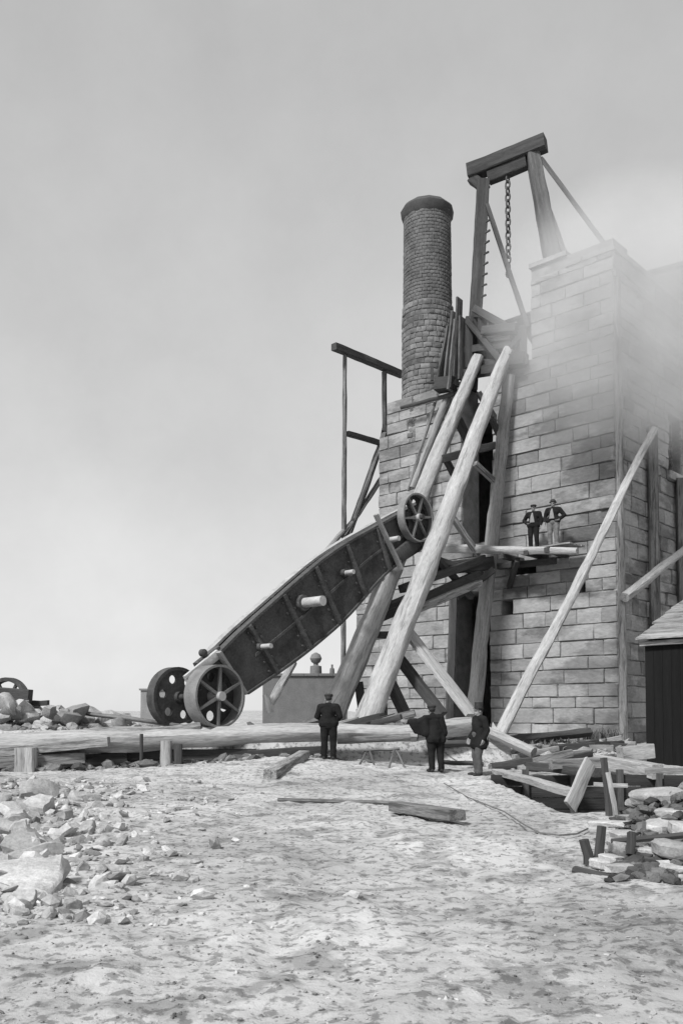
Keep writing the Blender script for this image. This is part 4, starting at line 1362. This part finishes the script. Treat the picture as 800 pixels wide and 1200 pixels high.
# ================================================================ PEOPLE
def capsule(p0, r0, p1, r1, k=12):
    """closed round-ended tapered limb"""
    p0 = Vector(p0); p1 = Vector(p1)
    d = p1 - p0
    L = max(d.length, 1e-4)
    d, a, b_ = frame(d)
    prof = [(-r0, .01)] + [(-r0 * math.cos(t), r0 * math.sin(t)) for t in (.5, 1.0)] + [(0, r0), (L, r1)] + [(L + r1 * math.cos(t), r1 * math.sin(t)) for t in (1.0, .5)] + [(L + r1, .01)]
    V = []
    for z, r in prof:
        V += [p0 + d * z + (a * math.cos(2 * math.pi * i / k) + b_ * math.sin(2 * math.pi * i / k)) * r for i in range(k)]
    Fs = []
    for j in range(len(prof) - 1):
        for i in range(k):
            i2 = (i + 1) % k
            Fs.append((j * k + i, j * k + i2, (j + 1) * k + i2, (j + 1) * k + i))
    n = len(prof)
    Fs += [tuple(range(k - 1, -1, -1)), tuple((n - 1) * k + i for i in range(k))]
    return V, Fs

def ell(c, rx, ry, rz, k=14):
    V = []; Fs = []
    n = 9
    for j in range(n):
        t = math.pi * (j + .02) / (n - 1 + .04)
        for i in range(k):
            q = 2 * math.pi * i / k
            V.append(Vector(c) + Vector((rx * math.sin(t) * math.cos(q), ry * math.sin(t) * math.sin(q), -rz * math.cos(t))))
    for j in range(n - 1):
        for i in range(k):
            i2 = (i + 1) % k
            Fs.append((j * k + i, j * k + i2, (j + 1) * k + i2, (j + 1) * k + i))
    Fs += [tuple(range(k - 1, -1, -1)), tuple((n - 1) * k + i for i in range(k))]
    return V, Fs

def fuse(shapes, voxel, smooth_it=3):
    b_ = MB()
    for V, Fs in shapes: b_.add(V, Fs)
    me = bpy.data.meshes.new("tmp"); me.from_pydata([tuple(v) for v in b_.V], [], b_.F)
    o = bpy.data.objects.new("tmp", me); C.objects.link(o)
    m = o.modifiers.new("r", 'REMESH'); m.mode = 'VOXEL'; m.voxel_size = voxel
    s = o.modifiers.new("s", 'SMOOTH'); s.iterations = smooth_it; s.factor = .5
    dg = bpy.context.evaluated_depsgraph_get()
    ev = o.evaluated_get(dg); em = ev.to_mesh()
    V = np.zeros(len(em.vertices) * 3); em.vertices.foreach_get("co", V)
    Fs = [tuple(p.vertices) for p in em.polygons]
    ev.to_mesh_clear()
    bpy.data.objects.remove(o); bpy.data.meshes.remove(me)
    return V.reshape(-1, 3), Fs

def hand(wr, d, palm_n, side):
    """palm, four fingers of different lengths with a bend, thumb from the side near the wrist"""
    d = Vector(d).normalized(); n = Vector(palm_n); n = (n - d * n.dot(d)).normalized()
    a = d.cross(n).normalized() * side
    wr = Vector(wr)
    S = []
    for q in (-.025, 0, .025):
        S.append(capsule(wr + a * q * .7, .018, wr + d * .085 + a * q * 1.15, .015, 8))
    for q, L in ((-.033, .062), (-.011, .076), (.011, .080), (.033, .070)):
        k0 = wr + d * .09 + a * q; k1 = k0 + d * L * .5 + n * .012; k2 = k1 + (d * .8 + n * .6).normalized() * L * .5
        S.append(capsule(k0, .0095, k1, .009, 8)); S.append(capsule(k1, .009, k2, .0075, 8))
    t0 = wr + d * .03 + a * .03; t1 = t0 + (d * .6 + a * .8).normalized() * .04; t2 = t1 + (d + n * .4).normalized() * .032
    S.append(capsule(t0, .013, t1, .011, 8)); S.append(capsule(t1, .011, t2, .0085, 8))
    return S

def person(base, ang, label, H=1.72, J=None, coat='coat', trouser='coat', hat='cap', coat_len=.80, shirt=False, group=None, head_turn=0.0, head_tilt=(0, 0), cape=False, drape=False, bulk=1.14):
    j = dict(hipL=(.095, 0, .92), hipR=(-.095, 0, .92), kneeL=(.105, -.03, .50), kneeR=(-.105, -.03, .50), ankL=(.11, .02, .085), ankR=(-.11, .02, .085),
             toeL=(.135, -.17, .03), toeR=(-.135, -.17, .03), pel=(0, 0, .98), waist=(0, 0, 1.10), chest=(0, .01, 1.29), shL=(.185, .015, 1.41), shR=(-.185, .015, 1.41), neck=(0, .01, 1.46), head=(0, -.015, 1.60),
             elL=(.255, .04, 1.13), elR=(-.255, .04, 1.13), wrL=(.265, -.07, .90), wrR=(-.265, -.07, .90), hdL=(0, -.25, -1), hdR=(0, -.25, -1))
    j.update(J or {})
    k = H / 1.72
    v = {a: Vector(b_) for a, b_ in j.items()}
    B = []
    # body: one continuous skin surface
    B += [capsule(v['pel'], .13, v['waist'], .115), capsule(v['waist'], .115, v['chest'], .135), capsule(v['chest'], .13, (v['shL'] + v['shR']) / 2, .09)]
    B += [capsule(v['shL'], .062, v['shR'], .062), capsule(v['neck'] - Vector((0, 0, .05)), .062, v['head'] - Vector((0, 0, .06)), .054)]
    for s in 'LR':
        B += [capsule(v['hip' + s], .085, v['knee' + s], .056), capsule(v['knee' + s], .055, v['ank' + s], .038), capsule(v['ank' + s], .04, v['toe' + s], .03)]
        B += [capsule(v['sh' + s], .052, v['el' + s], .042), capsule(v['el' + s], .041, v['wr' + s], .027)]
        B += hand(v['wr' + s], v['hd' + s], (-.8 if s == 'L' else .8, -.3, 0), 1 if s == 'L' else -1)
    hc = v['head']
    rt = Matrix.Rotation(head_turn, 3, 'Z')
    def hp(x, y, z): return hc + rt @ Vector((x, y, z))
    def hell(c, rx, ry, rz):
        V, Fs = ell((0, 0, 0), rx, ry, rz)
        return [hc + rt @ (q + Vector(c)) for q in V], Fs
    B += [hell((0, .012, .03), .074, .092, .088), hell((0, -.012, -.045), .056, .068, .062), hell((0, -.06, -.085), .028, .025, .02)]
    B += [capsule(hp(0, -.085, .012), .010, hp(0, -.107, -.022), .015, 8), capsule(hp(-.045, -.078, .03), .012, hp(.045, -.078, .03), .012, 8)]
    B += [capsule(hp(-.018, -.083, -.055), .009, hp(.018, -.083, -.055), .009, 8)]
    for s in (-1, 1):
        B += [hell((.078 * s, .015, -.005), .012, .022, .032)]
    Ra = Matrix.Rotation(ang, 3, 'Z')
    base = Vector(base)
    def place(V): return [base + Ra @ (Vector((q[0] * bulk, q[1] * bulk, q[2])) * k) for q in V]
    V, Fs = fuse(B, .0085, 2)
    t = thing('person', base, label, 'person', group)
    put('body', place(V), Fs, 'skin', t)
    eyes = MB()
    for s in (-1, 1):
        V, Fs = ell((0, 0, 0), .011, .008, .008, 8)
        eyes.add(place([hc + rt @ (q + Vector((.03 * s, -.083, .012))) for q in V]), Fs)
    eyes.put('eyes', 'hair', t)
    # trousers
    Q = [capsule(v['pel'] + Vector((0, 0, .06)), .155, v['pel'] - Vector((0, 0, .06)), .15)]
    for s in 'LR':
        kn = v['knee' + s]; an = v['ank' + s]
        Q += [capsule(v['hip' + s], .115, kn, .085), capsule(kn, .084, an + Vector((0, 0, .05)), .072), capsule(an + Vector((0, -.005, .04)), .074, an + Vector((0, -.01, .02)), .078)]
    V, Fs = fuse(Q, .014, 3)
    V = [q + Vector((0, 0, 0)) for q in map(Vector, V)]
    for q in V:
        f = mnoise.noise(q * 11) * .008
        q += Vector((q.x, q.y, 0)).normalized() * f if q.length > 0 else Vector()
    put('trousers', place(V), Fs, trouser, t)
    for s in 'LR':
        V, Fs = fuse([capsule(v['ank' + s] + Vector((0, .01, .02)), .05, v['ank' + s] - Vector((0, -.025, .04)), .045), capsule(v['ank' + s] - Vector((0, 0, .035)), .05, v['toe' + s] + Vector((0, 0, .012)), .04)], .012, 2)
        V = [Vector((q[0], q[1], max(q[2], -.004))) for q in V]
        put('boot', place(V), Fs, 'hair', t)
    # coat: torso, sleeves and skirt
    K = [capsule(v['waist'], .155, v['chest'], .168), capsule(v['chest'], .165, (v['shL'] + v['shR']) / 2 - Vector((0, 0, .01)), .115), capsule(v['shL'] - Vector((.02, 0, 0)), .088, v['shR'] + Vector((.02, 0, 0)), .088)]
    K += [capsule(v['chest'] + Vector((.07, 0, 0)), .13, v['chest'] - Vector((.07, 0, 0)), .13), capsule(v['waist'] + Vector((.05, 0, 0)), .13, v['waist'] - Vector((.05, 0, 0)), .13)]
    K += [capsule(v['neck'] - Vector((0, 0, .03)), .078, v['neck'] + Vector((0, .006, .012)), .07)]
    skirt = coat_len
    pe = v['pel']
    for s in (-1, 1):
        K += [capsule(v['waist'] + Vector((.05 * s, 0, 0)), .13, Vector((pe.x + .10 * s, pe.y, skirt + .1)), .145)]
    K += [capsule(v['waist'], .15, Vector((pe.x, pe.y, skirt + .12)), .17)]
    if cape:
        for s in (-1, 1):
            K += [capsule(v['shR' if s < 0 else 'shL'], .09, v['waist'] + Vector((.2 * s, 0, -.1)), .1)]
    if drape:
        for f in (0, .33, .66, 1):
            q0 = v['shL'] + (v['wrL'] - v['shL']) * f * .8
            K += [capsule(q0 - Vector((0, 0, .03)), .075, Vector((q0.x * .75 + .02, q0.y, .93 + .1 * f)), .06)]
    for s in 'LR':
        w_ = v['wr' + s]; e = v['el' + s]
        K += [capsule(v['sh' + s], .082, e, .068), capsule(e, .068, w_ + (e - w_) * .1, .052)]
    V, Fs = fuse(K, .014, 3)
    V = [Vector(q) for q in V]
    for q in V:
        c_ = Vector((v['waist'].x, v['waist'].y, q.z))
        e = q - c_
        if e.length > 1e-4:
            q += e.normalized() * (mnoise.noise(Vector((q.x * 9, q.y * 9, q.z * 4))) * .016)
        if q.z < skirt: q.z = skirt + (q.z - skirt) * .12
    put('coat', place(V), Fs, coat, t)
    if shirt:
        # open front: linen wedge lying on the chest, wide at the waist
        V = []; Fs = []
        rows = [(1.40, .018), (1.30, .04), (1.2, .06), (1.10, .075), (1.02, .082)]
        for z, hw_ in rows:
            for f in (-1, -.5, 0, .5, 1):
                x = hw_ * f
                yy = -(.172 if z > 1.05 else .165) - .022 * (1 - f * f) + (.04 if z > 1.38 else 0)
                V.append(Vector((x, yy, z)))
        for i in range(len(rows) - 1):
            for q in range(4):
                a = i * 5 + q
                Fs.append((a, a + 5, a + 6, a + 1))
        n0 = len(V)
        V += [q + Vector((0, .06, 0)) for q in V]
        Fs += [tuple(n0 + i for i in f[::-1]) for f in Fs]
        put('shirt_front', place(V), Fs, 'shirt', t)
    # hair and hat
    V, Fs = fuse([hell((0, .026, .042), .081, .092, .086)], .012, 1)
    V = [q for q in map(Vector, V)]
    put('hair', place(V), Fs, 'hair', t)
    hx = hc + rt @ Vector((0, .012, .085))
    if hat == 'cap':
        prof = [(-.02, .088), (.0, .098), (.03, .106), (.055, .095), (.07, .05), (.073, .005)]
    elif hat == 'bowler':
        prof = [(-.022, .122), (-.01, .126), (-.004, .097), (.03, .094), (.07, .082), (.095, .05), (.102, .005)]
    else:
        prof = [(-.02, .125), (-.01, .128), (-.004, .094), (.05, .088), (.125, .09), (.14, .088), (.142, .005)]
    V, Fs = lathe(hx, prof, 20)
    h_ = put('hat', place(V), Fs, 'hair', t)
    if hat == 'cap':
        V, Fs = ell(hc + rt @ Vector((0, -.085, .078)), .06, .05, .008)
        put('peak', place(V), Fs, 'hair', h_)
    return t

def stand(px, py, Y):
    p = P(px, py, Y); return (p.x, p.y, hgt(p.x, p.y))

# the man with his back turned
person(stand(385, 888, 24.2), R(172), 'man in dark coat and cap seen from behind, hands before him', H=1.74,
       J=dict(elL=(.27, .0, 1.14), elR=(-.27, .0, 1.14), wrL=(.13, -.2, 1.0), wrR=(-.13, -.2, 1.0), hdL=(-1, -.3, -.3), hdR=(1, -.3, -.3)), hat='cap', coat_len=.86)
# the man reaching to the left, bent a little
person(stand(511, 904, 22.4), R(195), 'man in dark coat stooping with one arm stretched out', H=1.68,
       J=dict(chest=(.06, -.06, 1.27), shL=(.25, -.03, 1.37), shR=(-.11, -.03, 1.40), neck=(.07, -.06, 1.44), head=(.075, -.10, 1.565), elL=(.42, -.10, 1.26), wrL=(.60, -.18, 1.30), hdL=(1, -.2, .05),
              elR=(-.20, -.04, 1.12), wrR=(-.12, -.2, .98), hdR=(.8, -.6, -.3), waist=(.03, 0, 1.08)), hat='cap', coat_len=.74, cape=True, drape=True)
# the man in the hat, in profile
person(stand(561, 907, 22.0), R(-70), 'man in tall hat and long dark coat, pale trousers, facing sideways', H=1.70,
       J=dict(toeL=(.12, -.18, .03), ankL=(.09, -.04, .085), kneeL=(.09, -.07, .5), elR=(-.26, .05, 1.12), wrR=(-.25, -.10, .93), elL=(.26, .06, 1.13), wrL=(.24, -.02, .90)), hat='tall', coat_len=.66, trouser='trouser')
zl = zt - .02
q = W(ST(on_t(625, 640, LT))[0], LT + .0, zl)
person(q, R(-30), 'bearded man in dark open jacket over white shirt, hand on hip, on the landing', H=1.70,
       J=dict(elR=(-.36, .06, 1.17), wrR=(-.2, -.06, 1.0), hdR=(.9, -.4, -.2), elL=(.27, .03, 1.13), wrL=(.27, -.06, .9)), hat='cap', shirt=True, coat_len=.84)
q = W(ST(on_t(648, 640, LT))[0], LT + .0, zl)
person(q, R(-30), 'man in dark open jacket and pale trousers, arm bent, on the landing', H=1.74,
       J=dict(elL=(.36, .06, 1.16), wrL=(.24, -.08, .98), hdL=(-.7, -.5, -.4), elR=(-.28, .03, 1.13), wrR=(-.24, -.10, .93)), hat='bowler', shirt=True, coat_len=.88, trouser='paletrouser')

# ================================================================ STEAM DRIFTING OVER THE HOUSE TOP
def steam():
    c = P(745, 372, 32.4)
    bm = bmesh.new()
    bmesh.ops.create_icosphere(bm, subdivisions=4, radius=1)
    for v in bm.verts:
        v.co *= 1 + .12 * mnoise.noise(v.co * 1.6 + Vector((3, 1, 2)))
    V = [Vector((c.x + v.co.x * 5.9, c.y + v.co.y * 5.2, c.z + v.co.z * 5.8)) for v in bm.verts]
    Fs = [tuple(v.index for v in f.verts) for f in bm.faces]
    bm.free()
    m = bpy.data.materials.new('steam'); m.use_nodes = True
    n = m.node_tree.nodes; L = m.node_tree.links
    n.remove(n["Principled BSDF"])
    pv = n.new("ShaderNodeVolumePrincipled")
    pv.inputs["Color"].default_value = (.82, .82, .82, 1)
    pv.inputs["Anisotropy"].default_value = 0.0
    tc = n.new("ShaderNodeTexCoord")
    mp = n.new("ShaderNodeMapping")
    L.new(tc.outputs["Generated"], mp.inputs[0])
    mp.inputs["Location"].default_value = (-1, -1, -1)
    mp.inputs["Scale"].default_value = (2, 2, 2)
    gr = n.new("ShaderNodeTexGradient"); gr.gradient_type = 'SPHERICAL'
    L.new(mp.outputs[0], gr.inputs[0])
    nzt = n.new("ShaderNodeTexNoise"); nzt.inputs["Scale"].default_value = 2.2; nzt.inputs["Detail"].default_value = 6; nzt.inputs["Roughness"].default_value = .6
    L.new(mp.outputs[0], nzt.inputs[0])
    r1 = n.new("ShaderNodeMapRange"); r1.inputs[1].default_value = .03; r1.inputs[2].default_value = .42
    L.new(gr.outputs["Fac"], r1.inputs[0])
    r2 = n.new("ShaderNodeMapRange"); r2.inputs[1].default_value = .38; r2.inputs[2].default_value = .62; r2.inputs[3].default_value = .4; r2.inputs[4].default_value = 1.0
    L.new(nzt.outputs["Fac"], r2.inputs[0])
    mu = n.new("ShaderNodeMath"); mu.operation = 'MULTIPLY'
    L.new(r1.outputs[0], mu.inputs[0]); L.new(r2.outputs[0], mu.inputs[1])
    m2 = n.new("ShaderNodeMath"); m2.operation = 'MULTIPLY'; m2.inputs[1].default_value = STEAM
    L.new(mu.outputs[0], m2.inputs[0]); L.new(m2.outputs[0], pv.inputs["Density"])
    L.new(pv.outputs[0], n["Material Output"].inputs["Volume"])
    o = put('steam', V, Fs, m, None)
    tag(o, 'white steam drifting across the top of the engine house', None, kind='stuff')
STEAM = 0.36
steam()
